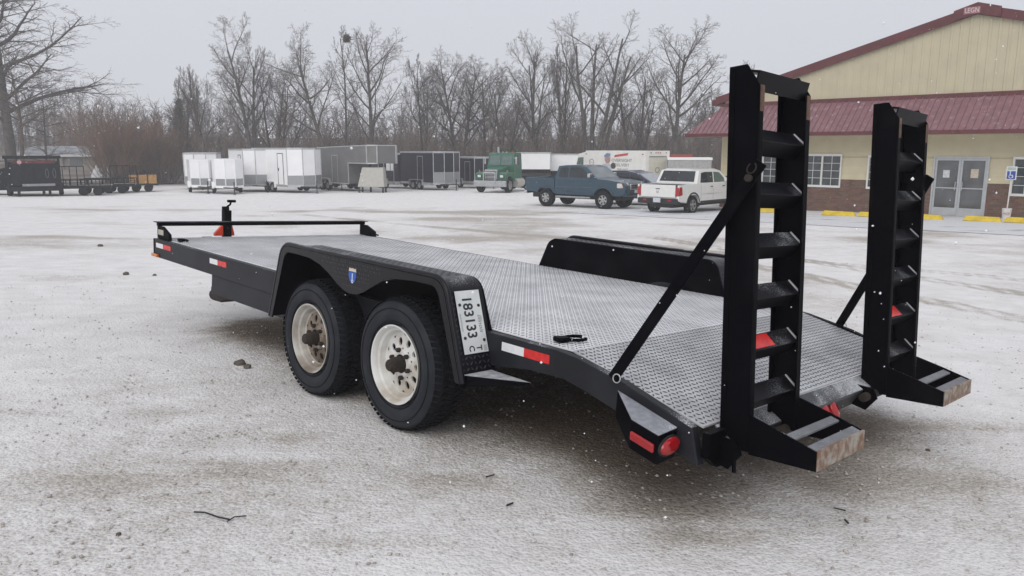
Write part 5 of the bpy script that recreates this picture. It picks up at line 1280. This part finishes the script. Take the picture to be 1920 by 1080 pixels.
MB().hexa([(-.885, .84, 1.80), (-.885, .04, 1.80), (-.90, .04, 1.79), (-.90, .84, 1.79), (-1.035, .82, 2.42), (-1.035, .04, 2.42), (-1.06, .04, 2.42), (-1.06, .82, 2.42)]).build('windscreen', P('truck_glass', (.10, .15, .14), .08), gt)
for sg in (1, -1): B.side([(-1.10, 1.80), (-1.9, 1.80), (-1.9, 2.42), (-1.22, 2.42)], sg, GLASS, 'side_window', .006)
for y in (-.7, -.28, 0, .28, .7): MB().lathe([(0, 0), (.05, 0), (.045, .06), (0, .075)], (-1.28, y, 2.62), 'z', 10).build('roof_lamp', AMBER if abs(y) > .5 else SILVER, gt)
MB().tube((-2.35, -.85, .9), (-2.35, -.85, 3.0), .07, .07, 10).build('exhaust_stack', SILVER, gt)
for sg in (1, -1): MB().box(-5.3, .6, sg * .42 - .05, sg * .42 + .05, .62, .86).build('chassis_rail', DARK, gt)
MB().lathe([(0, 0), (.5, 0), (.5, .08), (0, .1)], (-4.15, 0, .95), 'z', 20).build('fifth_wheel', DARK, gt)

# ---- black trailers at the far left
def bars(t, name, mat, segs, r=.03):
    for a, b in segs: MB().tube(a, b, r, r, 5).build(name, mat, t)
p = on_ground(66, 368.5)
dm = empty('dump_trailer', p, RAD(30), 'tall black dump trailer with tarp roller and chain loops at left edge', 'trailer')
BT = P('black_trailer_steel', (.010, .011, .014), .5, var=.3, scale=5, spec=.25)
MB().box(-1.2, 1.35, 0, 4.2, .62, 1.95).build('dump_body', BT, dm, .02)
for x in (-1.2, 1.32): MB().box(x - .06, x + .06, -.10, -.002, .25, 2.2).build('corner_post', BT, dm)
MB().box(-1.35, 1.45, -.16, .10, 2.12, 2.30).build('tarp_housing', BT, dm, .02)
MB().box(-.95, 1.15, -.03, -.003, 1.86, 2.02).build('maroon_banner', P('banner_maroon', (.12, .02, .03), .6, var=.5, scale=3), dm)
MB().lathe([(0, 0), (.11, 0), (.11, .02), (0, .02)], (-.58, -.055, 1.93), 'y', 14).build('pink_sticker', P('pink_print', (.55, .32, .34), .6), dm)
MB().box(-.55, 1.05, -.14, -.003, .58, .72).build('grey_bumper_bar', P('grey_bar', (.23, .235, .26), .5), dm, .02)
MB().box(-1.3, 1.4, -.05, 4.1, .30, .575).build('chassis', BT, dm)
for x in (-.36, 0, .36): MB().box(x - .04, x + .04, -.05, -.003, .75, 1.8).build('gate_rib', BT, dm)
for cx_ in (.70, 1.06):
    MB().path([(cx_ + .075 * math.cos(a), -.12, 1.30 + .26 * math.sin(a)) for a in np.linspace(0, 6.283, 15)], .009, 5).build('chain_loop', P('dull_chain', (.22, .22, .23), .5, metal=.4), dm)
for sg in (-1.25, 1.3):
    for y in (1.2, 2.1): MB().lathe([(0, -.12), (.33, -.12), (.36, -.05), (.36, .05), (.33, .12), (0, .12)], (sg, y, .36), 'x', 20).build('wheel', RUBBER, dm, 0, 40)
for x in (-.75, .45, .75): MB().box(x - .07, x + .07, -.12, .02, .02, .30).build('support_leg', BT, dm)
q = gxy(2, 45)
fl = empty('flatbed_trailer', q, RAD(32), 'black flatbed trailer with sloping side cut off by the left edge', 'trailer')
MB().prism([(-2.5, .45), (-2.5, 1.0), (-.6, 1.35), (.95, 1.75), (.95, .45)], 'y', 0, 2.0).build('side_body', BT, fl, .02)
MB().box(-2.6, 1.0, -.1, 2.1, .28, .448).build('frame', BT, fl)
for x in (-1.6, -.7): MB().lathe([(0, -.12), (.33, -.12), (.36, -.05), (.36, .05), (.33, .12), (0, .12)], (x, -.05, .36), 'y', 20).build('wheel', RUBBER, fl, 0, 40)
bars(fl, 'rack_bar', BT, [((-2.4, 1.9, 1.9), (.9, 1.9, 1.95)), ((-1.2, 1.9, 1.0), (-1.2, 1.9, 1.9)), ((.5, 1.9, 1.0), (.5, 1.9, 1.95))], .025)

def utility(px, py, rz, L, lab, gate_x, gate_h, wood=False):
    p = on_ground(px, py); t = empty('utility_trailer', p, rz, lab, 'trailer', 'open utility trailers at the left of the lot')
    h = L / 2
    MB().box(-h, h, 0, 1.8, .48, .56).build('deck', P('deck_planks', (.16, .12, .085), .8, var=.3, scale=8, snow=.4), t)
    for y in (-.02, 1.80): MB().box(-h - .02, h + .02, y, y + .05, .42, .60).build('side_beam', BT, t)
    rails = []
    for y in (0, 1.82):
        rails.append(((-h, y, .92), (h, y, .92)))
        for x in np.linspace(-h, h, 6): rails.append(((x, y, .58), (x, y, .92)))
    bars(t, 'rail', BT, rails, .026)
    x0, x1 = gate_x
    g = [((x0, -.05, .55), (x0, -.05, gate_h)), ((x1, -.05, .55), (x1, -.05, gate_h)), ((x0, -.05, gate_h), (x1, -.05, gate_h)), ((x0, -.05, .75), (x1, -.05, .75))]
    for k in range(1, 4): xx = x0 + (x1 - x0) * k / 4; g.append(((xx, -.05, .55), (xx, -.05, gate_h)))
    bars(t, 'gate_bar', BT, g, .024)
    for x in (.0, .75):
        for y in (-.12, 1.95): MB().lathe([(0, -.1), (.23, -.1), (.27, -.04), (.27, .04), (.23, .1), (0, .1)], (x, y, .27), 'y', 18).build('wheel', RUBBER, t, 0, 40)
    MB().tube((h, .9, .48), (h + 1.0, .9, .48), .05, .05, 6).build('tongue', BT, t)
    if wood:
        OSB = P('orange_plywood', (.40, .22, .075), .7, var=.15, scale=6)
        for k in range(3): MB().box(h - 1.75 + k * .58, h - 1.20 + k * .58, -.062, -.03, .55, 1.13).build('plywood_panel', OSB, t)
        for k in range(4): MB().box(h - 1.80 + k * .58, h - 1.74 + k * .58, -.09, -.02, .45, 1.20).build('stake', BT, t)
    return t
utility(158, 367, RAD(24), 2.9, 'black utility trailer with upright ramp gate beside the dump trailer', (-1.35, .10), 1.72)
utility(205, 363, RAD(22), 3.0, 'low black utility trailer with snow on its deck, middle of three', (-1.2, -1.1), .95)
utility(256, 360, RAD(24), 2.7, 'utility trailer with orange plywood sides and mesh gate', (-1.45, .10), 1.75, True)
# ------------------------------------------------------------------ trees
BARK = P('grey_bark', (.085, .075, .067), .9, var=.3, scale=3, bump=.3, bscale=12)
BARKB = P('brown_bark', (.10, .075, .06), .9, var=.3, scale=3, bump=.3, bscale=12)
TWIG = P('bare_twig', (.135, .117, .107), .9, var=.25, scale=.6)
TWIGB = P('reddish_twig', (.20, .125, .088), .9, var=.3, scale=.5)
BRUSH = P('brush_stems', (.17, .13, .11), .9, var=.35, scale=.25)

def grow(rng, out, p, d, L, r, lev, C):
    ns = C['segs'][lev]; st = L / ns; pts = [(p, r)]; dirs = [d]
    wob = C['wob'][lev]; trop = C['trop'][lev]
    for i in range(ns):
        d = (d + Vector((rng.gauss(0, wob), rng.gauss(0, wob), rng.gauss(0, wob) * .7 + trop))).normalized()
        p = p + d * st
        rr = max(r * (1 - (i + 1) / ns * C['taper'][lev]), .006)
        pts.append((p, rr)); dirs.append(d)
    for (a, ra), (b, rb) in zip(pts[:-1], pts[1:]): out[lev].append((a, b, ra, rb))
    if lev + 1 >= C['levels']: return
    n = C['kids'][lev]; f0 = C['f0'][lev]
    az = rng.uniform(0, 6.28)
    for k in range(n):
        f = f0 + (1 - f0) * ((k + rng.uniform(.1, .9)) / n)
        i = min(int(f * ns), ns - 1); t = f * ns - i
        q = pts[i][0].lerp(pts[i + 1][0], t); rq = pts[i][1] * (1 - t) + pts[i + 1][1] * t
        dd = dirs[i + 1]; az += 2.4 + rng.uniform(-.5, .5)
        ang = RAD(rng.gauss(C['ang'][lev], 9))
        o = dd.orthogonal().normalized(); o = o * math.cos(az) + dd.cross(o).normalized() * math.sin(az)
        nd = (dd * math.cos(ang) + o * math.sin(ang)).normalized()
        fall = C['shape'][lev]
        ln = L * C['ratio'][lev] * (1 - fall * (f - f0) / max(1 - f0, .01)) * rng.uniform(.7, 1.2)
        grow(rng, out, q, nd, ln, min(rq * .75, r * C['rr'][lev] * rng.uniform(.8, 1.15)), lev + 1, C)

BASE = dict(levels=5, segs=[8, 6, 4, 3, 2], wob=[.03, .07, .09, .11, .12], trop=[.02, .07, .05, .03, .02], taper=[.75, .8, .8, .7, .5], kids=[13, 8, 6, 5], f0=[.30, .22, .15, .1], ang=[42, 40, 40, 38], ratio=[.52, .50, .50, .55], shape=[.55, .5, .4, .3], rr=[.36, .40, .45, .55])
def tree(px, y, top, r, seed, lab, span, stems=((0, 0, 1.0),), bark=BARK, twig=TWIG, name='bare_tree', group='bare trees along the back of the lot', **kw):
    """top: image row of the crown top; span: image columns of the crown's left and right limits"""
    C = {k: (list(v) if isinstance(v, list) else v) for k, v in BASE.items()}; C.update(kw)
    if len(stems) > 1: C['kids'] = [int(C['kids'][0] / len(stems) ** .65) + 1] + list(C['kids'][1:])
    rng = random.Random(seed); q = gxy(px, y); H = at(px, top, y).z - q.z
    out = [[] for _ in range(5)]
    for sx, sy, f in stems:
        d = Vector((sx, sy, 1)).normalized()
        grow(rng, out, Vector((rng.uniform(-.1, .1) if len(stems) > 1 else 0, 0, -.2)), d, H * f * .8, r * (f if len(stems) > 1 else 1), 0, C)
    zs = sorted(s_[1].z for l in out for s_ in l); kz = H / zs[int(len(zs) * .998)]
    xs = sorted(s_[1].x for l in out for s_ in l); xl, xr = xs[int(len(xs) * .01)], xs[int(len(xs) * .99)]
    wl, wr = (span[0] - px) * y / FPX, (span[1] - px) * y / FPX
    kl, kr = (max(.4, min(2.2, wl / xl)) if xl < 0 else 1), (max(.4, min(2.2, wr / xr)) if xr > 0 else 1)
    ky = (kl + kr) / 2
    def fit(v): return (v.x * (kl if v.x < 0 else kr), v.y * ky, v.z * kz if v.z > 0 else v.z)
    if len(stems) == 1: out[0].append((Vector((0, 0, -.3)), Vector((0, 0, .7)), r * 1.4, r * 1.0))
    t = empty(name, q, 0, lab, 'tree', group)
    link_mesh('trunk', seg_mesh('trunk', [(fit(a), fit(b), ra, rb) for l in (0, 1) for a, b, ra, rb in out[l]], 7), bark, t)
    link_mesh('crown', seg_mesh('crown', [(fit(a), fit(b), max(ra, .0085), max(rb, .007)) for l in (2, 3, 4) for a, b, ra, rb in out[l]], 3), twig, t)
    return t

UP = dict(ang=[38, 38, 40, 40], trop=[.02, .055, .045, .03, .02], kids=[13, 8, 6, 5])
GL = 'bare trees at the left'
tree(25, 60, -95, .46, 1, 'huge bare tree with thick grey trunk at the left edge', (-110, 175), ((.0, 0, 1),), kids=[20, 11, 6, 5], f0=[.32, .12, .12, .1], ang=[55, 45, 45, 45], ratio=[.40, .5, .5, .5], trop=[.02, .03, .0, -.01, -.02], wob=[.012, .15, .16, .16, .16], group=GL)
tree(41, 58, 110, .20, 2, 'slender bare tree standing right beside the huge trunk', (-10, 150), ((.02, 0, 1),), bark=BARKB, f0=[.5, .2, .2, .2], ratio=[.36, .5, .5, .55], ang=[60, 45, 45, 45], wob=[.02, .07, .09, .11, .12], group=GL)
tree(91, 62, 160, .12, 3, 'thin straight bare tree with level branches before the grey roof', (45, 150), ((0, 0, 1),), ang=[78, 40, 40, 40], kids=[22, 5, 4, 3], f0=[.2, .3, .2, .2], ratio=[.34, .4, .45, .5], trop=[0, .01, .01, 0, 0], shape=[.7, .4, .3, .3], wob=[.012, .06, .1, .1, .1], group=GL)
tree(352, 70, 148, .15, 4, 'small bare tree behind the leftmost white trailer', (322, 392), ((.05, 0, 1), (-.25, .1, .8)), **UP)
tree(398, 68, 122, .18, 5, 'bare tree with crooked trunk above the low white trailers', (352, 440), ((.08, 0, 1),), wob=[.12, .10, .12, .12, .12], f0=[.35, .25, .2, .15])
tree(480, 66, 28, .24, 6, 'tall narrow bare tree above the tall white trailer', (408, 512), ((-.10, 0, 1), (.02, .1, .9)), **UP)
tree(520, 69, 105, .15, 7, 'dense many-stemmed bare tree behind the large white trailer', (455, 600), ((-.18, 0, 1), (.05, .1, .95), (.25, 0, .95), (.45, .1, .8)), bark=BARKB, **UP)
tree(632, 64, 42, .23, 8, 'bare tree leaning to the left above the grey gooseneck trailer', (498, 665), ((-.42, 0, 1.08),), trop=[.012, .06, .03, .0, -.01], f0=[.42, .25, .2, .15], ang=[48, 42, 44, 44])
tree(652, 66, 45, .13, 9, 'slim bare tree holding a leaf nest near its top', (622, 690), ((.0, 0, 1),), ang=[35, 38, 40, 40], ratio=[.32, .45, .46, .5], kids=[11, 6, 5, 3])
tree(700, 65, 38, .23, 10, 'tall bare tree with straight dark trunk above the gooseneck nose', (636, 770), ((.02, 0, 1),), kids=[16, 7, 6, 4], f0=[.28, .2, .2, .15], ang=[44, 36, 40, 40], trop=[.02, .08, .06, .04, .02], wob=[.02, .07, .09, .11, .12])
tree(797, 70, 104, .14, 11, 'thin bare tree above the left end of the black trailer', (768, 850), ((-.05, 0, 1), (.12, 0, .9)), **UP)
tree(862, 75, 96, .22, 12, 'bare tree with rounded dense crown above the black trailer', (778, 940), ((-.10, 0, 1), (.15, .1, 1)), kids=[22, 9, 6, 4], ang=[42, 42, 42, 42])
tree(912, 78, 120, .2, 13, 'round-crowned bare tree above the green truck', (850, 975), ((.0, 0, 1), (.2, 0, .9)), kids=[13, 7, 6, 4], ang=[46, 42, 42, 42])
tree(948, 68, 128, .18, 14, 'dark forked bare tree just right of the green truck cab', (905, 1000), ((-.12, 0, 1), (.22, 0, .9)))
tree(1000, 70, 60, .2, 15, 'tall bare tree above the white box trailers', (942, 1050), ((-.12, 0, 1), (.04, .1, 1.0), (.12, 0, .85)), **UP)
tree(1058, 69, 62, .18, 16, 'bare tree above the cab of the blue pickup', (1020, 1105), ((-.18, 0, 1), (.06, .05, 1)), **UP)
tree(1112, 66, 24, .25, 17, 'largest many-stemmed bare tree, behind the delivery truck', (1028, 1205), ((-.20, 0, 1), (-.04, .1, 1.05), (.10, 0, 1.05), (.24, .1, .95)), kids=[12, 7, 5, 4], ang=[34, 36, 40, 40], trop=[.02, .06, .05, .03, .02])
tree(1192, 68, 105, .2, 18, 'spreading bare tree with wide low limbs behind the delivery lettering', (1120, 1262), ((-.30, 0, 1), (.10, 0, 1), (.40, .1, .85)), ang=[48, 42, 42, 42])
tree(1262, 64, 34, .26, 19, 'broad bare tree left of the maroon awning', (1195, 1350), ((.02, 0, 1),), kids=[15, 8, 6, 4], f0=[.32, .2, .2, .15], ang=[46, 38, 40, 40], ratio=[.56, .5, .46, .5], trop=[.02, .08, .05, .03, .02], wob=[.02, .07, .09, .11, .12])
tree(1322, 78, 168, .14, 20, 'smaller bare tree half behind the left end of the shop roof', (1280, 1362), ((.05, 0, 1), (-.2, 0, .9)))
tree(1395, 74, 112, .18, 21, 'bare tree top showing above the shop roof behind the near ramp', (1360, 1430), ((0, 0, 1),), kids=[10, 6, 5, 4])
# nest
q = at(650, 72, 66)
rng = random.Random(4); sg_ = []
for _ in range(220):
    v = Vector((rng.gauss(0, 1), rng.gauss(0, 1), rng.gauss(0, 1))).normalized() * rng.uniform(.05, .34); w = v + Vector((rng.gauss(0, .12), rng.gauss(0, .12), rng.gauss(0, .12)))
    sg_.append((v.to_tuple(), w.to_tuple(), .03, .02))
tag(link_mesh('squirrel_nest', seg_mesh('squirrel_nest', sg_, 4), BARKB, None, q), 'round dark leaf nest high in a bare tree', 'nest')

# spruce
def spruce(px, y, H, lab):
    q = gxy(px, y); t = empty('spruce_tree', q, 0, lab, 'tree'); rng = random.Random(8)
    link_mesh('trunk', seg_mesh('trunk', [((0, 0, -.2), (0, 0, H), .16, .02)], 7), BARK, t)
    S = []
    for k in range(150):
        z = .6 + (H - .7) * k / 150; R = (H - z) / H * 1.55 + .1
        for j in range(3):
            a = rng.uniform(0, 6.28); e = Vector((math.cos(a) * R, math.sin(a) * R, z - .28 * R + rng.uniform(-.1, .1))); b = Vector((0, 0, z))
            S.append((b.to_tuple(), e.to_tuple(), .03, .012))
            for f in np.linspace(.25, 1, 7):
                c = b.lerp(e, f)
                for _ in range(2):
                    w = c + Vector((rng.uniform(-.28, .28), rng.uniform(-.28, .28), rng.uniform(-.18, .04))); S.append((c.to_tuple(), w.to_tuple(), .028, .014))
    link_mesh('crown', seg_mesh('crown', S, 3), P('spruce_needles', (.022, .034, .026), .9, var=.35, scale=2), t)
spruce(347, 80, 8.2, 'dark green spruce among the bare trees above the white trailers')

# reddish brush clumps behind the utility trailers
def bush(px, y, H, W, seed, lab, n=90, mat=TWIGB):
    q = gxy(px, y); rng = random.Random(seed); S = []; S2 = []
    for k in range(n):
        a = rng.uniform(0, 6.28); sp = abs(rng.gauss(0, .5)); d = Vector((math.cos(a) * sp * W / H, math.sin(a) * sp * W / H, 1)).normalized()
        p = Vector((math.cos(a) * rng.uniform(0, W * .22), math.sin(a) * rng.uniform(0, W * .22), -.1)); L = H * rng.uniform(.55, 1.05); r = rng.uniform(.012, .028)
        for i in range(6):
            d = (d + Vector((rng.gauss(0, .07), rng.gauss(0, .07), .03))).normalized(); e = p + d * L / 6
            (S if i < 3 else S2).append((p.to_tuple(), e.to_tuple(), r * (1 - i * .13), r * (1 - (i + 1) * .13)))
            if i > 0:
                for _ in range(3):
                    w = (d + Vector((rng.gauss(0, .45), rng.gauss(0, .45), rng.gauss(.15, .25)))).normalized(); m_ = e + w * rng.uniform(.4, 1.1) * H / 6; S2.append((e.to_tuple(), m_.to_tuple(), .011, .008))
                    for _ in range(2):
                        w2 = (w + Vector((rng.gauss(0, .4), rng.gauss(0, .4), rng.gauss(.1, .25)))).normalized(); S2.append((m_.to_tuple(), (m_ + w2 * rng.uniform(.3, .8) * H / 7).to_tuple(), .009, .007))
            p = e
    t = empty('brush_clump', q, 0, lab, 'bush', 'reddish brown brush clumps left of the white trailers')
    link_mesh('stems', seg_mesh('stems', S, 4), BARKB, t); link_mesh('twigs', seg_mesh('twigs', S2, 3), mat, t)
bush(215, 64, 6.0, 4.6, 31, 'tallest reddish brown brush clump, above the plywood-sided trailer', 120)
bush(150, 104, 7.5, 7.0, 32, 'greyer brush clump beside the right end of the grey house roof', 100)
bush(262, 67, 5.2, 4.6, 33, 'reddish brush clump left of the leftmost white trailer', 110)
bush(305, 68, 5.2, 5.0, 34, 'low brown brush clump touching the white trailers', 100)

# understory and far woodland: one mass of stems and twigs
def wood(name, lab, n, y0, y1, x0, x1, hmin, hmax, seed, mat, tw=9, rmin=.02, rmax=.06, fine=.012):
    rng = np.random.RandomState(seed); A = []; Bq = []; r0 = []; r1 = []
    yy = rng.uniform(y0, y1, n); xx = rng.uniform(x0, x1, n) * yy / y0
    for x, y in zip(xx, yy):
        R_ = math.hypot(x, y); z = gz(x, y) + max(0, min((R_ - 92) / 60, 1)) ** 1.5 * 4.5 - .2
        H = rng.uniform(hmin, hmax); r = rng.uniform(rmin, rmax); p = np.array([x, y, z]); d = np.array([rng.normal(0, .12), rng.normal(0, .12), 1.0]); k = 5
        for i in range(k):
            d = d + np.array([rng.normal(0, .1), rng.normal(0, .1), .05]); d /= np.linalg.norm(d); e = p + d * H / k
            A.append(p); Bq.append(e); r0.append(r * (1 - i / k * .8)); r1.append(r * (1 - (i + 1) / k * .8))
            if i >= 1 or True:
                for _ in range(tw if i else tw // 2):
                    f = rng.rand(); c = p + (e - p) * f; w = d * .7 + rng.normal(0, .55, 3); w /= np.linalg.norm(w); g = c + w * rng.uniform(.25, .9) * H / k
                    A.append(c); Bq.append(g); r0.append(fine * 1.2); r1.append(fine * .8)
                    w2 = w + rng.normal(0, .4, 3); w2 /= np.linalg.norm(w2)
                    A.append(g); Bq.append(g + w2 * rng.uniform(.2, .6) * H / k); r0.append(fine * .9); r1.append(fine * .7)
            p = e
    me = seg_mesh(name, list(zip(A, Bq, r0, r1)), 3)
    return tag(link_mesh(name, me, mat), lab, 'woodland', kind='stuff')
wood('undergrowth', 'brown undergrowth of thin bare stems behind the parked trailers', 1350, 66, 84, -35, 34, 2.0, 5.6, 11, BRUSH, 6, .014, .035, .017)
wood('far_woodland', 'grey far-off woodland of bare trunks and twigs', 850, 102, 135, -92, 66, 4.8, 8.5, 12, TWIG, 8, .04, .12, .03)

# ------------------------------------------------------------------ house at the left, tarp pile
q = gxy(96, 92)
hs = empty('house', q, RAD(22), 'low beige house with snowy grey hip roof behind the black trailers', 'house')
HW = P('house_beige', (.26, .235, .20), .8, var=.08); HRF = P('snowy_shingle', (.15, .155, .165), .9, col2=(.30, .31, .33), thr=(.4, .7), scale=1.2)
MB().box(-3.6, 5.2, 0, 7, -.2, 2.2).build('wall', HW, hs)
MB().add([(-4.1, -.5, 2.21), (5.7, -.5, 2.21), (5.7, 7.5, 2.21), (-4.1, 7.5, 2.21), (-2.0, 3.5, 3.35), (3.6, 3.5, 3.35)], [(0, 1, 5, 4), (1, 2, 5), (2, 3, 4, 5), (3, 0, 4), (3, 2, 1, 0)]).build('roof', HRF, hs)
MB().box(-4.15, 5.75, -.56, -.51, 2.08, 2.28).build('gutter', P('house_white', (.6, .6, .58), .6), hs)
MB().box(1.2, 1.5, -.3, -.01, 0, 2.1).build('porch_post', HW, hs)
MB().box(2.2, 3.6, -.04, -.002, .9, 1.9).build('window', P('house_window', (.12, .13, .14), .2), hs)
q = gxy(195, 74)
tpile = MB(); rng = random.Random(6); pts = []
for j, (z, w) in enumerate(((0, 1.0), (.5, .95), (1.1, .72), (1.6, .4), (1.85, .1))):
    for i in range(12):
        a = 6.283 * i / 12; k = rng.uniform(.85, 1.1); pts.append((1.15 * w * k * math.cos(a), .9 * w * k * math.sin(a), z))
tpile.add(pts, [(j * 12 + i, j * 12 + (i + 1) % 12, (j + 1) * 12 + (i + 1) % 12, (j + 1) * 12 + i) for j in range(4) for i in range(12)] + [tuple(range(48, 60))])
tag(tpile.build('covered_pile', P('white_tarp', (.55, .56, .57), .7, var=.15, scale=3, bump=.4, bscale=6), None, 0, 60, q), 'white tarp-covered pile behind the reddish brush', 'pile')

# ------------------------------------------------------------------ small things on the ground
STICK = P('dark_stick', (.018, .016, .015), .7)
def stick(pix, r, lab, cat='twig', grp=None):
    pts = [on_ground(*p) + Vector((0, 0, r + .004 + .004 * (i % 2))) for i, p in enumerate(pix)]
    o_ = pts[0]; m = MB().path([tuple(p - o_) for p in pts], r, 6)
    tag(m.build('fallen_twig', STICK, None, 0, 50, o_), lab, cat, grp)
stick([(364, 963), (385, 966), (410, 973), (430, 979)], .0032, 'longer dark arm of the bent twig lying on near snowy gravel')
stick([(426, 981), (440, 974), (462, 970)], .0026, 'short dark twig meeting the longer one on the near gravel')
stick([(911, 897), (927, 894)], .003, 'small dark stick left of centre in front of the trailer')
stick([(950, 951), (962, 948)], .004, 'small dark stick at centre near the bottom of the view')
stick([(1563, 955), (1585, 962)], .003, 'thin dark stick below the near ramp toe')
stick([(1584, 978), (1590, 986)], .004, 'stubby dark stick right below the near ramp toe')
ROCK = P('dark_rock', (.10, .085, .07), .9, var=.3, scale=20)
def rock(px, py, r, lab):
    q = on_ground(px, py); rng = random.Random(px); bm = bmesh.new(); bmesh.ops.create_icosphere(bm, subdivisions=2, radius=r)
    for v in bm.verts: v.co *= rng.uniform(.75, 1.15); v.co.z *= .7
    me = bpy.data.meshes.new('stone'); bm.to_mesh(me); bm.free()
    tag(link_mesh('stone', me, ROCK, None, q + Vector((0, 0, r * .25))), lab, 'stone', 'loose dark clods on the lot')
rock(188, 462, .05, 'dark clod on the snow left of the trailer front corner'); rock(236, 515, .045, 'dark clod on the snowy patch below the trailer front')
rock(450, 684, .04, 'largest dark clod near the front tyre'); rock(464, 690, .03, 'smaller dark clod beside the one near the front tyre'); rock(290, 517, .03, 'small dark clod left of the front frame')
rock(1740, 845, .012, 'small dark stone right of the near ramp toe'); rock(222, 1003, .010, 'tiny dark stone at lower left')

# ------------------------------------------------------------------ falling snow
def snow():
    rng = np.random.RandomState(21); n = 9000
    y = 1.8 + rng.rand(n) ** 1.5 * 22; x = (rng.rand(n) * 2 - 1) * (y * .75 + .5); z = -.9 + rng.rand(n) * 9
    k = z < y * .34 + 2.0; x, y, z = x[k], y[k], z[k]; n = len(x)
    r = (.0016 + rng.rand(n) ** 2.5 * .0036)
    base = np.array([(1, 0, 0), (0, 1, 0), (-1, 0, 0), (0, -1, 0), (0, 0, 1), (0, 0, -1)])
    V = base[None] * r[:, None, None] * (.6 + .7 * rng.rand(n, 6, 1)) + np.stack([x, y, z], -1)[:, None]
    f = np.array([(0, 1, 4), (1, 2, 4), (2, 3, 4), (3, 0, 4), (1, 0, 5), (2, 1, 5), (3, 2, 5), (0, 3, 5)])
    F = (np.arange(n) * 6)[:, None, None] + f[None]
    tag(link_mesh('falling_snow', fast_mesh('falling_snow', V.reshape(-1, 3), F.reshape(-1, 3), True), P('snowflake', (.85, .86, .88), .9, var=.02)), 'light snowflakes drifting down over the lot', 'snow', kind='stuff')
snow()

# ------------------------------------------------------------------ snowy air
def haze():
    me = MB().box(-246, 246, -66, 246, -6.5, 32)
    m = bpy.data.materials.new('snowy_air'); m.use_nodes = True; nt = m.node_tree
    for n in list(nt.nodes):
        if n.type == 'BSDF_PRINCIPLED': nt.nodes.remove(n)
    v = nt.nodes.new('ShaderNodeVolumePrincipled'); v.inputs['Color'].default_value = (.97, .98, 1, 1); v.inputs['Density'].default_value = .0018; v.inputs['Anisotropy'].default_value = .2
    nt.links.new(v.outputs[0], nt.nodes['Material Output'].inputs['Volume'])
    o = me.build('haze', m); tag(o, 'thin snowy haze filling the air over the lot', 'haze', kind='stuff')
haze()
